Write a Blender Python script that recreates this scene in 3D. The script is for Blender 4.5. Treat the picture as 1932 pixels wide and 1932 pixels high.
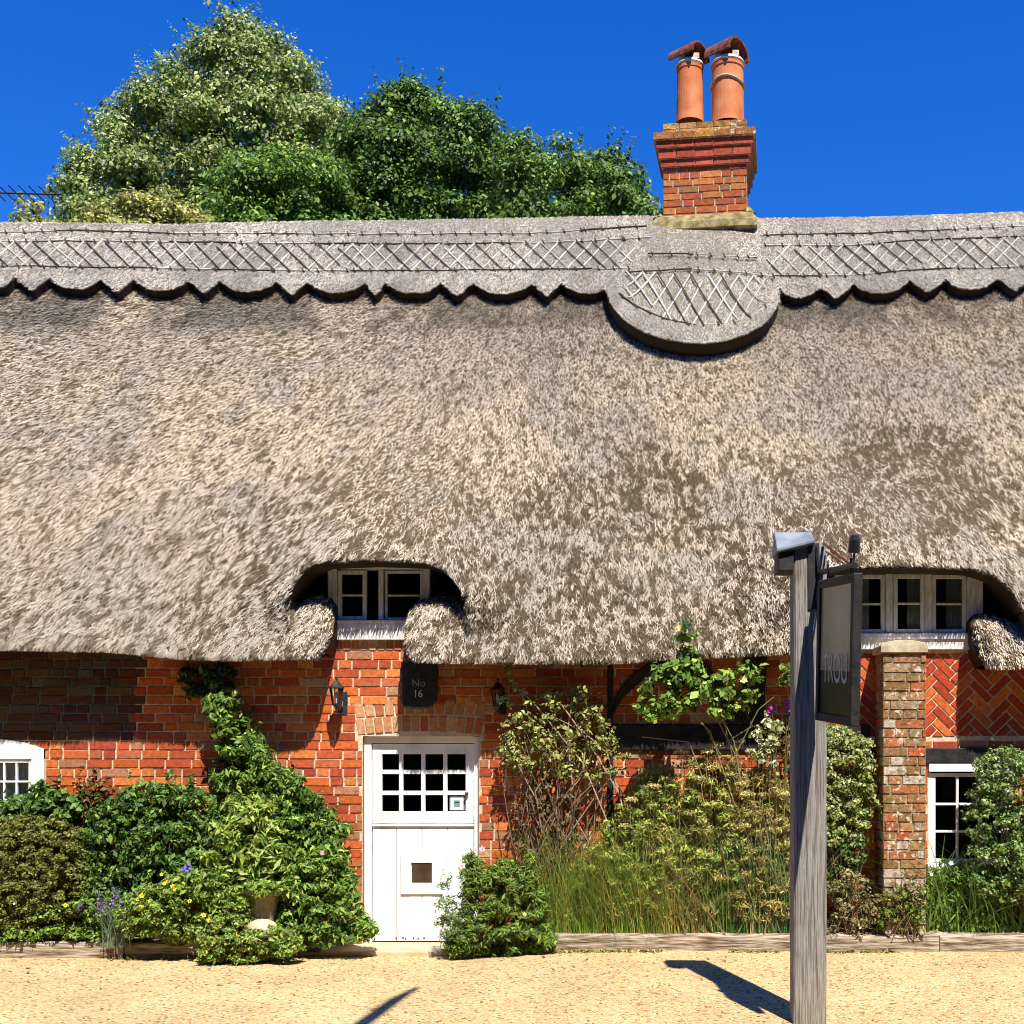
import bpy, math, random
import numpy as np
from mathutils import Vector, Matrix

random.seed(11)
RG = np.random.default_rng(11)

# ------------------------------------------------------------------ camera, sky, sun, exposure
S = bpy.context.scene
for o in list(bpy.data.objects):
    bpy.data.objects.remove(o)
CD, CH, CF, CU, CV = 10.0, 1.75, 2250.0, 1200.0, 1396.0   # distance to the front wall, eye height, focal length and vanishing point
cam_d = bpy.data.cameras.new('camera')
cam = bpy.data.objects.new('camera', cam_d)
S.collection.objects.link(cam)
cam.location = (0, -CD, CH)
cam.rotation_euler = (math.radians(90), 0, 0)
cam_d.sensor_width = 36
cam_d.lens = 36 * CF / 1932
cam_d.shift_x = (966 - CU) / 1932
cam_d.shift_y = (CV - 966) / 1932
cam_d.clip_end = 2000
S.camera = cam

SUN = Vector((0.37, -1.0, 1.70)).normalized()
sun_el = math.asin(SUN.z)
W = bpy.data.worlds.new('World')
S.world = W
W.use_nodes = True
nt = W.node_tree
sky = nt.nodes.new('ShaderNodeTexSky')
sky.sky_type = 'NISHITA'
sky.sun_disc = False
sky.sun_elevation = sun_el
sky.sun_rotation = math.atan2(SUN.x, SUN.y)
sky.air_density = 1.0
sky.dust_density = 0.0
sky.ozone_density = 4.0
hs = nt.nodes.new('ShaderNodeHueSaturation')
hs.inputs['Saturation'].default_value = 1.36
hs.inputs['Value'].default_value = 1.0
bg = nt.nodes['Background']
bg.inputs['Strength'].default_value = 0.12
nt.links.new(sky.outputs[0], hs.inputs['Color'])
tint = nt.nodes.new('ShaderNodeVectorMath')
tint.operation = 'MULTIPLY'
tint.inputs[1].default_value = (0.45, 0.60, 0.98)
nt.links.new(hs.outputs[0], tint.inputs[0])
nt.links.new(tint.outputs[0], bg.inputs['Color'])
sl = bpy.data.lights.new('sun', 'SUN')
sl.energy = 5.0
sl.angle = math.radians(0.5)
sl.color = (1.0, 0.95, 0.86)
so = bpy.data.objects.new('sun', sl)
S.collection.objects.link(so)
so.rotation_euler = SUN.to_track_quat('Z', 'Y').to_euler()
so.location = (4, -14, 20)
S.view_settings.view_transform = 'Standard'
S.view_settings.look = 'None'
S.view_settings.exposure = 0.80
S.view_settings.gamma = 1.0
S.view_settings.use_curve_mapping = False
S.render.engine = 'CYCLES'
S.cycles.filter_width = 1.0


# ------------------------------------------------------------------ helpers
def P(u, v, y):
    d = CD + y
    return Vector(((u - CU) * d / CF, y, CH + (CV - v) * d / CF))


def PX(u, y):
    return (u - CU) * (CD + y) / CF


def PZ(v, y):
    return CH + (CV - v) * (CD + y) / CF


def empty(name, loc=(0, 0, 0), label=None, cat=None, group=None):
    o = bpy.data.objects.new(name, None)
    S.collection.objects.link(o)
    o.location = loc
    o.empty_display_size = 0.1
    tag(o, label, cat, group)
    return o


def tag(o, label=None, cat=None, group=None, kind=None):
    if label: o['label'] = label
    if cat: o['category'] = cat
    if group: o['group'] = group
    if kind: o['kind'] = kind
    return o


def put(o, parent):
    S.collection.objects.link(o)
    if parent is not None:
        o.parent = parent
        # all builders work in world coordinates: cancel the parents' offset
        m = Matrix.Identity(4)
        p = parent
        chain = []
        while p is not None:
            chain.append(p); p = p.parent
        for q in reversed(chain):
            m = m @ q.matrix_parent_inverse @ q.matrix_basis
        o.matrix_parent_inverse = m.inverted()
    return o


class MB:
    def __init__(self):
        self.v = []; self.f = []; self.c = []; self.n = 0

    def add(self, verts, faces, col=(1, 1, 1)):
        b = self.n
        self.v.extend([tuple(p) for p in verts])
        self.n += len(verts)
        for f in faces:
            self.f.append(tuple(b + i for i in f))
            self.c.append(col)

    def box(self, x0, x1, y0, y1, z0, z1, col=(1, 1, 1), M=None):
        vs = [Vector((x, y, z)) for x in (x0, x1) for y in (y0, y1) for z in (z0, z1)]
        if M is not None: vs = [M @ p for p in vs]
        self.add(vs, [(0, 1, 3, 2), (4, 6, 7, 5), (0, 4, 5, 1), (2, 3, 7, 6), (0, 2, 6, 4), (1, 5, 7, 3)], col)

    def tube(self, pts, rad, k=6, col=(1, 1, 1), cap=True):
        pts = [Vector(p) for p in pts]
        if not hasattr(rad, '__len__'): rad = [rad] * len(pts)
        vs = []
        for i, p in enumerate(pts):
            t = (pts[min(i + 1, len(pts) - 1)] - pts[max(i - 1, 0)])
            if t.length < 1e-9: t = Vector((0, 0, 1))
            t.normalize()
            a = t.cross(Vector((0, 0, 1)))
            if a.length < 0.05: a = t.cross(Vector((1, 0, 0)))
            a.normalize(); b = t.cross(a)
            for j in range(k):
                an = 2 * math.pi * j / k
                vs.append(p + (a * math.cos(an) + b * math.sin(an)) * rad[i])
        fs = []
        for i in range(len(pts) - 1):
            for j in range(k):
                fs.append((i * k + j, i * k + (j + 1) % k, (i + 1) * k + (j + 1) % k, (i + 1) * k + j))
        if cap:
            fs.append(tuple(range(k))[::-1]); fs.append(tuple((len(pts) - 1) * k + j for j in range(k)))
        self.add(vs, fs, col)

    def lathe(self, prof, c, k=20, col=(1, 1, 1), M=None):
        vs = []
        for r, z in prof:
            for j in range(k):
                an = 2 * math.pi * j / k
                p = Vector((r * math.cos(an), r * math.sin(an), z))
                if M is not None: p = M @ p
                vs.append(Vector(c) + p)
        fs = []
        for i in range(len(prof) - 1):
            for j in range(k):
                fs.append((i * k + j, i * k + (j + 1) % k, (i + 1) * k + (j + 1) % k, (i + 1) * k + j))
        self.add(vs, fs, col)

    def prism(self, poly, y0, y1, col=(1, 1, 1)):
        """poly: list of (x, z); extruded from y0 (front) to y1"""
        n = len(poly)
        vs = [(x, y0, z) for x, z in poly] + [(x, y1, z) for x, z in poly]
        fs = [tuple(range(n))[::-1], tuple(range(n, 2 * n))]
        for i in range(n):
            j = (i + 1) % n
            fs.append((i, j, n + j, n + i))
        self.add(vs, fs, col)

    def build(self, name, m, parent=None, smooth=False, bevel=0, seg=2):
        me = bpy.data.meshes.new(name)
        me.from_pydata(self.v, [], self.f)
        me.materials.append(m)
        at = me.attributes.new('col', 'FLOAT_COLOR', 'FACE')
        arr = np.ones((len(self.f), 4), np.float32)
        arr[:, :3] = np.array(self.c, np.float32)
        at.data.foreach_set('color', arr.ravel())
        if smooth: me.polygons.foreach_set('use_smooth', [True] * len(me.polygons))
        me.update()
        o = bpy.data.objects.new(name, me)
        put(o, parent)
        if bevel:
            b = o.modifiers.new('bevel', 'BEVEL'); b.width = bevel; b.segments = seg; b.limit_method = 'ANGLE'
        return o


def quad_mesh(name, V, F, C, m, parent=None, smooth=False):
    """V (n,3), F (m,4) quads, C (m,3)"""
    me = bpy.data.meshes.new(name)
    V = np.asarray(V, np.float32); F = np.asarray(F, np.int32)
    me.vertices.add(len(V)); me.vertices.foreach_set('co', V.ravel())
    me.loops.add(F.size); me.loops.foreach_set('vertex_index', F.ravel())
    me.polygons.add(len(F))
    me.polygons.foreach_set('loop_start', np.arange(0, F.size, 4, dtype=np.int32))
    me.polygons.foreach_set('loop_total', np.full(len(F), 4, np.int32))
    me.materials.append(m)
    at = me.attributes.new('col', 'FLOAT_COLOR', 'FACE')
    arr = np.ones((len(F), 4), np.float32); arr[:, :3] = C
    at.data.foreach_set('color', arr.ravel())
    if smooth: me.polygons.foreach_set('use_smooth', np.ones(len(F), bool))
    me.update(calc_edges=True); me.validate()
    o = bpy.data.objects.new(name, me)
    return put(o, parent)


def vnoise(x, y, seed=0):
    x = np.asarray(x, float); y = np.asarray(y, float)
    xi = np.floor(x).astype(np.int64); yi = np.floor(y).astype(np.int64)
    fx = x - xi; fy = y - yi
    fx = fx * fx * (3 - 2 * fx); fy = fy * fy * (3 - 2 * fy)

    def h(a, b):
        n = (a * 374761393 + b * 668265263 + seed * 974634217) & 0x7fffffff
        n = ((n ^ (n >> 13)) * 1274126177) & 0x7fffffff
        n = n ^ (n >> 16)
        return (n & 0xffff) / 65535.0
    return (h(xi, yi) * (1 - fx) + h(xi + 1, yi) * fx) * (1 - fy) + (h(xi, yi + 1) * (1 - fx) + h(xi + 1, yi + 1) * fx) * fy


def fbm(x, y, seed=0, n=4):
    s = 0; a = 0.5; t = 0
    for i in range(n):
        s = s + a * vnoise(np.asarray(x) * 2 ** i, np.asarray(y) * 2 ** i, seed + i); t += a; a *= 0.55
    return s / t


def sstep(a, b, x):
    t = np.clip((np.asarray(x, float) - a) / (b - a), 0, 1)
    return t * t * (3 - 2 * t)


def inpoly(px, py, poly):
    px = np.asarray(px); py = np.asarray(py)
    r = np.zeros(px.shape, bool)
    n = len(poly)
    for i in range(n):
        x0, y0 = poly[i]; x1, y1 = poly[(i + 1) % n]
        if y0 == y1: continue
        c = ((y0 > py) != (y1 > py)) & (px < (x1 - x0) * (py - y0) / (y1 - y0) + x0)
        r ^= c
    return r


def nearest_on(px, py, poly, closed=True):
    px = np.asarray(px, float); py = np.asarray(py, float)
    best = np.full(px.shape, 1e9); qx = px.copy(); qy = py.copy()
    n = len(poly)
    for i in range(n if closed else n - 1):
        x0, y0 = poly[i]; x1, y1 = poly[(i + 1) % n]
        dx, dy = x1 - x0, y1 - y0
        t = np.clip(((px - x0) * dx + (py - y0) * dy) / (dx * dx + dy * dy + 1e-12), 0, 1)
        cx = x0 + t * dx; cy = y0 + t * dy
        d = np.hypot(px - cx, py - cy)
        m = d < best
        best = np.where(m, d, best); qx = np.where(m, cx, qx); qy = np.where(m, cy, qy)
    return best, qx, qy


# ------------------------------------------------------------------ materials
def new_mat(name):
    m = bpy.data.materials.new(name); m.use_nodes = True
    return m, m.node_tree, m.node_tree.nodes['Principled BSDF']


def N(t, kind, **kw):
    n = t.nodes.new(kind)
    for k, v in kw.items(): setattr(n, k, v)
    return n


def mat_attr(name, rough=0.85, spec=0.25, nscale=18, namt=0.25, bump=0.0, bscale=60, trans=0.0, stretch=None):
    m, t, b = new_mat(name)
    a = N(t, 'ShaderNodeAttribute', attribute_name='col')
    col = a.outputs['Color']
    tc = N(t, 'ShaderNodeTexCoord')
    vec = tc.outputs['Object']
    if stretch:
        mp = N(t, 'ShaderNodeMapping'); mp.inputs['Scale'].default_value = stretch
        t.links.new(vec, mp.inputs['Vector']); vec = mp.outputs[0]
    if namt > 0:
        no = N(t, 'ShaderNodeTexNoise'); no.inputs['Scale'].default_value = nscale; no.inputs['Detail'].default_value = 5
        t.links.new(vec, no.inputs['Vector'])
        mr = N(t, 'ShaderNodeMapRange'); mr.inputs[1].default_value = 0.3; mr.inputs[2].default_value = 0.7
        mr.inputs[3].default_value = 1 - namt; mr.inputs[4].default_value = 1 + namt
        t.links.new(no.outputs['Fac'], mr.inputs[0])
        mx = N(t, 'ShaderNodeVectorMath', operation='SCALE')
        t.links.new(col, mx.inputs[0]); t.links.new(mr.outputs[0], mx.inputs['Scale'])
        col = mx.outputs[0]
    t.links.new(col, b.inputs['Base Color'])
    b.inputs['Roughness'].default_value = rough
    b.inputs['Specular IOR Level'].default_value = spec
    if bump > 0:
        n2 = N(t, 'ShaderNodeTexNoise'); n2.inputs['Scale'].default_value = bscale; n2.inputs['Detail'].default_value = 6
        t.links.new(vec, n2.inputs['Vector'])
        bp = N(t, 'ShaderNodeBump'); bp.inputs['Strength'].default_value = bump; bp.inputs['Distance'].default_value = 0.01
        t.links.new(n2.outputs['Fac'], bp.inputs['Height']); t.links.new(bp.outputs[0], b.inputs['Normal'])
    if trans > 0:
        tr = N(t, 'ShaderNodeBsdfTranslucent'); t.links.new(col, tr.inputs['Color'])
        ms = N(t, 'ShaderNodeMixShader'); ms.inputs[0].default_value = trans
        t.links.new(b.outputs[0], ms.inputs[1]); t.links.new(tr.outputs[0], ms.inputs[2])
        t.links.new(ms.outputs[0], t.nodes['Material Output'].inputs['Surface'])
    return m


def mat_plain(name, c1, c2=None, rough=0.6, spec=0.4, scale=8, bump=0.0, bscale=40, stretch=None, lo=0.35, hi=0.65, metal=0.0, detail=6):
    m, t, b = new_mat(name)
    tc = N(t, 'ShaderNodeTexCoord'); vec = tc.outputs['Object']
    if stretch:
        mp = N(t, 'ShaderNodeMapping'); mp.inputs['Scale'].default_value = stretch
        t.links.new(vec, mp.inputs['Vector']); vec = mp.outputs[0]
    no = N(t, 'ShaderNodeTexNoise'); no.inputs['Scale'].default_value = scale; no.inputs['Detail'].default_value = detail
    t.links.new(vec, no.inputs['Vector'])
    r = N(t, 'ShaderNodeValToRGB')
    r.color_ramp.elements[0].position = lo; r.color_ramp.elements[1].position = hi
    r.color_ramp.elements[0].color = (*c1, 1); r.color_ramp.elements[1].color = (*(c2 or c1), 1)
    t.links.new(no.outputs['Fac'], r.inputs[0]); t.links.new(r.outputs[0], b.inputs['Base Color'])
    b.inputs['Roughness'].default_value = rough; b.inputs['Specular IOR Level'].default_value = spec
    b.inputs['Metallic'].default_value = metal
    if bump > 0:
        n2 = N(t, 'ShaderNodeTexNoise'); n2.inputs['Scale'].default_value = bscale; n2.inputs['Detail'].default_value = 6
        t.links.new(vec, n2.inputs['Vector'])
        bp = N(t, 'ShaderNodeBump'); bp.inputs['Strength'].default_value = bump; bp.inputs['Distance'].default_value = 0.01
        t.links.new(n2.outputs['Fac'], bp.inputs['Height']); t.links.new(bp.outputs[0], b.inputs['Normal'])
    return m


def mat_glass(name):
    m, t, b = new_mat(name)
    gl = N(t, 'ShaderNodeBsdfGlossy'); gl.inputs['Roughness'].default_value = 0.03
    tr = N(t, 'ShaderNodeBsdfTransparent'); tr.inputs['Color'].default_value = (0.86, 0.9, 0.88, 1)
    fr = N(t, 'ShaderNodeFresnel'); fr.inputs['IOR'].default_value = 1.45
    ms = N(t, 'ShaderNodeMixShader')
    t.links.new(fr.outputs[0], ms.inputs[0]); t.links.new(tr.outputs[0], ms.inputs[1]); t.links.new(gl.outputs[0], ms.inputs[2])
    t.links.new(ms.outputs[0], t.nodes['Material Output'].inputs['Surface'])
    return m


M_BRICK = mat_attr('brick', 0.9, 0.15, 30, 0.28, 0.5, 90)
M_THATCH = mat_attr('thatch', 0.85, 0.15, 40, 0.10)
M_LEAF = mat_attr('leaf', 0.52, 0.28, 25, 0.15, trans=0.28)
M_DULL = mat_attr('dull_leaf', 0.6, 0.3, 25, 0.15, trans=0.18)
M_GRASS = mat_attr('grass_blade', 0.5, 0.4, 25, 0.12, trans=0.2)
M_PETAL = mat_attr('petal', 0.6, 0.2, 30, 0.08, trans=0.25)
M_BARK = mat_plain('bark', (0.05, 0.035, 0.022), (0.14, 0.105, 0.07), 0.9, 0.1, 12, 0.5, 30)
M_TWIG = mat_attr('twig', 0.85, 0.2, 20, 0.25)
M_WHITE = mat_plain('white_paint', (0.62, 0.61, 0.58), (0.84, 0.84, 0.83), 0.38, 0.4, 4, 0.08, 25, lo=0.28, hi=0.48, detail=10)
M_OLDPAINT = mat_plain('weathered_white_paint', (0.56, 0.53, 0.48), (0.80, 0.80, 0.79), 0.6, 0.3, 9, 0.15, 30, stretch=(6, 6, 1.2))
M_GLASS = mat_glass('window_glass')
M_BLACKWOOD = mat_plain('tarred_timber', (0.012, 0.011, 0.011), (0.035, 0.03, 0.027), 0.6, 0.3, 14, 0.3, 40, stretch=(1, 1, 1))
M_OAK = mat_plain('grey_oak', (0.15, 0.125, 0.10), (0.37, 0.335, 0.295), 0.9, 0.1, 11, 0.9, 20, stretch=(13, 13, 0.35), lo=0.34, hi=0.6, detail=12)
M_SLEEPER = mat_plain('sleeper_wood', (0.13, 0.085, 0.05), (0.46, 0.38, 0.29), 0.9, 0.1, 7, 1.0, 14, stretch=(0.7, 5, 9), lo=0.36, hi=0.6, detail=12)
M_IRON = mat_plain('black_iron', (0.012, 0.012, 0.013), (0.03, 0.03, 0.032), 0.45, 0.5, 20, 0.1, 60)
M_RUST = mat_plain('rusty_iron', (0.09, 0.03, 0.014), (0.2, 0.08, 0.035), 0.8, 0.2, 30, 0.2, 60)
M_LEAD = mat_plain('lead_sheet', (0.14, 0.165, 0.2), (0.24, 0.27, 0.31), 0.5, 0.5, 9, 0.1, 20)
M_SIGNGREEN = mat_plain('sign_dark_green', (0.008, 0.014, 0.008), (0.022, 0.03, 0.012), 0.3, 0.5, 3)
M_SIGNOLIVE = mat_plain('sign_olive', (0.20, 0.19, 0.10), (0.32, 0.30, 0.18), 0.25, 0.5, 3)
M_LETTER = mat_plain('pale_letter', (0.5, 0.5, 0.48), (0.6, 0.6, 0.58), 0.5, 0.3)
M_SIGNTEXT = mat_plain('sign_letter', (0.34, 0.34, 0.32), (0.44, 0.44, 0.42), 0.5, 0.3)
M_SLATE = mat_plain('slate', (0.008, 0.009, 0.011), (0.02, 0.022, 0.025), 0.5, 0.45, 12, 0.8, 18)
M_STONE = mat_plain('pale_stone', (0.40, 0.32, 0.20), (0.60, 0.51, 0.36), 0.9, 0.1, 9, 0.4, 40)
M_STEP = mat_plain('step_stone', (0.44, 0.33, 0.20), (0.56, 0.45, 0.31), 0.9, 0.1, 6, 0.25, 50)
M_TROUGH = mat_plain('trough_stone', (0.20, 0.16, 0.075), (0.36, 0.29, 0.17), 0.95, 0.1, 14, 0.5, 45)
M_TERRA = mat_plain('terracotta', (0.50, 0.13, 0.035), (0.64, 0.24, 0.10), 0.75, 0.25, 5, 0.1, 40)
M_COWL = mat_plain('cowl_tile', (0.10, 0.03, 0.022), (0.24, 0.085, 0.06), 0.85, 0.15, 18, 0.4, 40)
M_LIME = mat_plain('lime_mortar', (0.48, 0.42, 0.33), (0.66, 0.60, 0.50), 0.95, 0.1, 18, 0.4, 60)
M_SKIRT = mat_plain('lichened_mortar', (0.16, 0.12, 0.045), (0.38, 0.31, 0.15), 0.95, 0.1, 14, 0.6, 50)
M_SOIL = mat_plain('soil', (0.022, 0.016, 0.011), (0.07, 0.05, 0.032), 0.95, 0.1, 20, 0.8, 50)
M_CURTAIN = mat_attr('curtain', 0.9, 0.1, 12, 0.1, trans=0.2)
M_BRASS = mat_plain('aged_brass', (0.14, 0.03, 0.02), (0.2, 0.05, 0.03), 0.4, 0.5)
M_FLAP = mat_plain('cat_flap_window', (0.05, 0.028, 0.014), (0.10, 0.06, 0.03), 0.18, 0.5, 6)
M_STICKER = mat_attr('sticker', 0.6, 0.2, 20, 0.05)
M_DARK = mat_plain('unlit_room_dark', (0.02, 0.018, 0.016), (0.03, 0.027, 0.024), 0.95, 0.05)  # near-black wall colour standing for the unlit rooms
M_GRASSLAND = mat_plain('grassland', (0.05, 0.085, 0.02), (0.10, 0.14, 0.04), 0.95, 0.1, 0.6)
M_AERIAL = mat_plain('aluminium', (0.06, 0.06, 0.075), (0.1, 0.1, 0.12), 0.4, 0.5, metal=0.6)


M_LICHEN = mat_attr('lichened_brick', 0.95, 0.1, 30, 0.3, 0.8, 60)
t = M_LICHEN.node_tree; b_ = t.nodes['Principled BSDF']
src = b_.inputs['Base Color'].links[0].from_socket
tc = N(t, 'ShaderNodeTexCoord')
for sc, lo, hi, colr, amt in ((9, 0.54, 0.60, (0.17, 0.11, 0.045), 0.75), (22, 0.56, 0.62, (0.10, 0.06, 0.025), 0.7), (15, 0.585, 0.62, (0.60, 0.54, 0.43), 0.9)):
    no = N(t, 'ShaderNodeTexNoise'); no.inputs['Scale'].default_value = sc; no.inputs['Detail'].default_value = 7; no.inputs['Roughness'].default_value = 0.65
    t.links.new(tc.outputs['Object'], no.inputs['Vector'])
    mr = N(t, 'ShaderNodeMapRange'); mr.inputs[1].default_value = lo; mr.inputs[2].default_value = hi; mr.inputs[4].default_value = amt
    t.links.new(no.outputs['Fac'], mr.inputs[0])
    mx = N(t, 'ShaderNodeMix', data_type='RGBA'); mx.inputs['B'].default_value = (*colr, 1)
    t.links.new(mr.outputs[0], mx.inputs['Factor']); t.links.new(src, mx.inputs['A']); src = mx.outputs['Result']
t.links.new(src, b_.inputs['Base Color'])


def mat_gravel():
    m, t, b = new_mat('gravel')
    tc = N(t, 'ShaderNodeTexCoord'); vec = tc.outputs['Object']
    vo = N(t, 'ShaderNodeTexVoronoi'); vo.inputs['Scale'].default_value = 60
    t.links.new(vec, vo.inputs['Vector'])
    r = N(t, 'ShaderNodeValToRGB')
    cr = r.color_ramp
    cr.elements[0].position = 0.012; cr.elements[0].color = (0.17, 0.09, 0.03, 1)
    cr.elements[1].position = 1.0; cr.elements[1].color = (0.68, 0.53, 0.33, 1)
    for p, c in ((0.12, (0.46, 0.305, 0.125)), (0.4, (0.58, 0.41, 0.19)), (0.75, (0.62, 0.455, 0.23))):
        e = cr.elements.new(p); e.color = (*c, 1)
    sep = N(t, 'ShaderNodeSeparateColor'); t.links.new(vo.outputs['Color'], sep.inputs[0])
    t.links.new(sep.outputs[0], r.inputs[0])
    no = N(t, 'ShaderNodeTexNoise'); no.inputs['Scale'].default_value = 1.3; no.inputs['Detail'].default_value = 6
    t.links.new(vec, no.inputs['Vector'])
    mr = N(t, 'ShaderNodeMapRange'); mr.inputs[1].default_value = 0.3; mr.inputs[2].default_value = 0.7; mr.inputs[3].default_value = 0.80; mr.inputs[4].default_value = 1.07
    t.links.new(no.outputs['Fac'], mr.inputs[0])
    sc = N(t, 'ShaderNodeVectorMath', operation='SCALE'); t.links.new(r.outputs[0], sc.inputs[0]); t.links.new(mr.outputs[0], sc.inputs['Scale'])
    t.links.new(sc.outputs[0], b.inputs['Base Color'])
    b.inputs['Roughness'].default_value = 0.95; b.inputs['Specular IOR Level'].default_value = 0.1
    bp = N(t, 'ShaderNodeBump'); bp.inputs['Strength'].default_value = 0.9; bp.inputs['Distance'].default_value = 0.014; bp.invert = True
    t.links.new(vo.outputs['Distance'], bp.inputs['Height']); t.links.new(bp.outputs[0], b.inputs['Normal'])
    return m


M_GRAVEL = mat_gravel()

# ------------------------------------------------------------------ ground
g = MB(); g.add([(-400, -400, -0.06), (400, -400, -0.06), (400, 600, -0.06), (-400, 600, -0.06)], [(0, 1, 2, 3)])
tag(g.build('ground', M_GRASSLAND), kind='structure')


def gz(x, y):
    return 0.05 * sstep(-1.7, -0.6, x) * sstep(-3.2, -0.7, y) + 0.012 * (fbm(np.asarray(x) * 1.1 + 40, np.asarray(y) * 1.1 + 40, 5) - 0.5)


nx, ny = 260, 120
xs = np.linspace(-14, 12, nx); ys = np.concatenate([np.linspace(-3.25, -2.9, 30), np.linspace(-2.88, -0.02, ny - 30)])
X, Y = np.meshgrid(xs, ys)
Vg = np.stack([X, Y, gz(X, Y)], -1).reshape(-1, 3)
ii = np.arange((ny - 1) * nx).reshape(ny - 1, nx)[:, :-1].ravel()
Fg = np.stack([ii, ii + 1, ii + nx + 1, ii + nx], -1)
tag(quad_mesh('gravel_yard', Vg, Fg, np.ones((len(Fg), 3)), M_GRAVEL, smooth=True), kind='structure')

M_ADDED_ROAD = mat_plain('asphalt', (0.035, 0.035, 0.036), (0.06, 0.06, 0.06), 0.9, 0.2, 30, 0.3, 120)
g = MB(); g.add([(-60, -14, -0.02), (60, -14, -0.02), (60, -3.2, -0.02), (-60, -3.2, -0.02)], [(0, 1, 2, 3)])
tag(g.build('added_road', M_ADDED_ROAD), kind='structure')  # unseen asphalt added close by to cut light bounced onto the wall

# ------------------------------------------------------------------ the cottage
house = empty('cottage', (-1.3, 0, 0), 'low red brick cottage under a deep thatched roof with scalloped ridge', 'cottage')
ORANGE = [(0.50, 0.115, 0.03), (0.43, 0.085, 0.03), (0.55, 0.16, 0.045), (0.36, 0.065, 0.03), (0.38, 0.17, 0.085), (0.48, 0.26, 0.14), (0.44, 0.12, 0.05), (0.60, 0.20, 0.06)]
OW = [0.24, 0.2, 0.15, 0.15, 0.08, 0.05, 0.12, 0.06]
MORTAR = (0.58, 0.455, 0.325)


def brick_quads(mb, rect, T, col, ins=0.004, dep=0.0, back=0.014):
    """rect: list of 4 (a, z) points counter clockwise; T maps (a, depth, z) to the world"""
    ca = sum(p[0] for p in rect) / len(rect); cz = sum(p[1] for p in rect) / len(rect)
    fr = []
    for a, z in rect:
        da, dz = ca - a, cz - z
        L = math.hypot(da, dz) + 1e-9
        fr.append((a + da / L * ins * 1.3, z + dz / L * ins * 1.3))
    n = len(rect)
    vs = [T(a, back, z) for a, z in rect] + [T(a, dep, z) for a, z in fr]
    fs = [tuple(n + i for i in range(n))] + [(i, (i + 1) % n, n + (i + 1) % n, n + i) for i in range(n)]
    mb.add(vs, fs, col)


def bricks(mb, a0, a1, z0, z1, excl, T, pal=ORANGE, pw=OW, tint=None, course=0.0757, joint=0.0095, mort=MORTAR, first=0, mcells=True, zshift=0.0):
    nz = int(math.ceil((z1 - z0) / course))
    for i in range(nz):
        zb = z0 + i * course + joint / 2 + zshift; zt = min(z0 + (i + 1) * course - joint / 2 + zshift, z1)
        if zt - zb < 0.02: continue
        a = a0 - random.random() * 0.2
        while a < a1:
            r = random.random()
            L = 0.216 if r < 0.62 else 0.103
            L *= random.uniform(0.96, 1.04)
            iv = [(max(a + joint / 2, a0), min(a + L + joint / 2, a1))]
            for e in excl:
                ov = min(zt, e[3]) - max(zb, e[2])
                if ov > 0.4 * (zt - zb):
                    nv = []
                    for p, q in iv:
                        if q <= e[0] or p >= e[1]: nv.append((p, q)); continue
                        if p < e[0] - 0.005: nv.append((p, e[0] - 0.005))
                        if q > e[1] + 0.005: nv.append((e[1] + 0.005, q))
                    iv = nv
            c = random.choices(pal, pw)[0]; j = random.uniform(0.82, 1.14)
            c = tuple(min(0.9, k * j * random.uniform(0.96, 1.04)) for k in c)
            for p, q in iv:
                if q - p < 0.025: continue
                cc = tint(0.5 * (p + q), 0.5 * (zb + zt), c) if tint else c
                w = random.uniform(-0.0025, 0.0025); s = random.uniform(-0.003, 0.003)
                brick_quads(mb, [(p, zb + w), (q, zb + w + s * 0.5), (q, zt + w + s * 0.5), (p, zt + w)], T, cc, 0.004, random.uniform(-0.004, 0.003))
            a += L + joint
    # mortar bed in cells around the openings
    if mcells:
        A = sorted({a0, a1, *[min(max(e[0], a0), a1) for e in excl if not e[4]], *[min(max(e[1], a0), a1) for e in excl if not e[4]], *(mb.xcuts if hasattr(mb, 'xcuts') else [])})
        Z = sorted({z0, z1, *[min(max(e[2], z0), z1) for e in excl if not e[4]], *[min(max(e[3], z0), z1) for e in excl if not e[4]], *(mb.zcuts if hasattr(mb, 'zcuts') else [])})
        for p, q in zip(A[:-1], A[1:]):
            for r, s in zip(Z[:-1], Z[1:]):
                ca, cz = (p + q) / 2, (r + s) / 2
                if any((not e[4]) and e[0] < ca < e[1] and e[2] < cz < e[3] for e in excl): continue
                mc = tint(ca, cz, mort) if tint else mort
                mb.add([T(p, 0.008, r), T(q, 0.008, r), T(q, 0.008, s), T(p, 0.008, s)], [(0, 1, 2, 3)], mc)
        for e in excl:
            if e[4]: continue
            p, q, r, s = e[:4]
            c = (0.34, 0.12, 0.06)
            for A_, B_ in (((p, r), (p, s)), ((p, s), (q, s)), ((q, s), (q, r)), ((q, r), (p, r))):
                mb.add([T(A_[0], 0.008, A_[1]), T(B_[0], 0.008, B_[1]), T(B_[0], 0.30, B_[1]), T(A_[0], 0.30, A_[1])], [(0, 1, 2, 3)], c)


def TF(a, d, z): return (a, d, z)


ux = lambda u: PX(u, 0.0)
vz = lambda v: PZ(v, 0.0)
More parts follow.
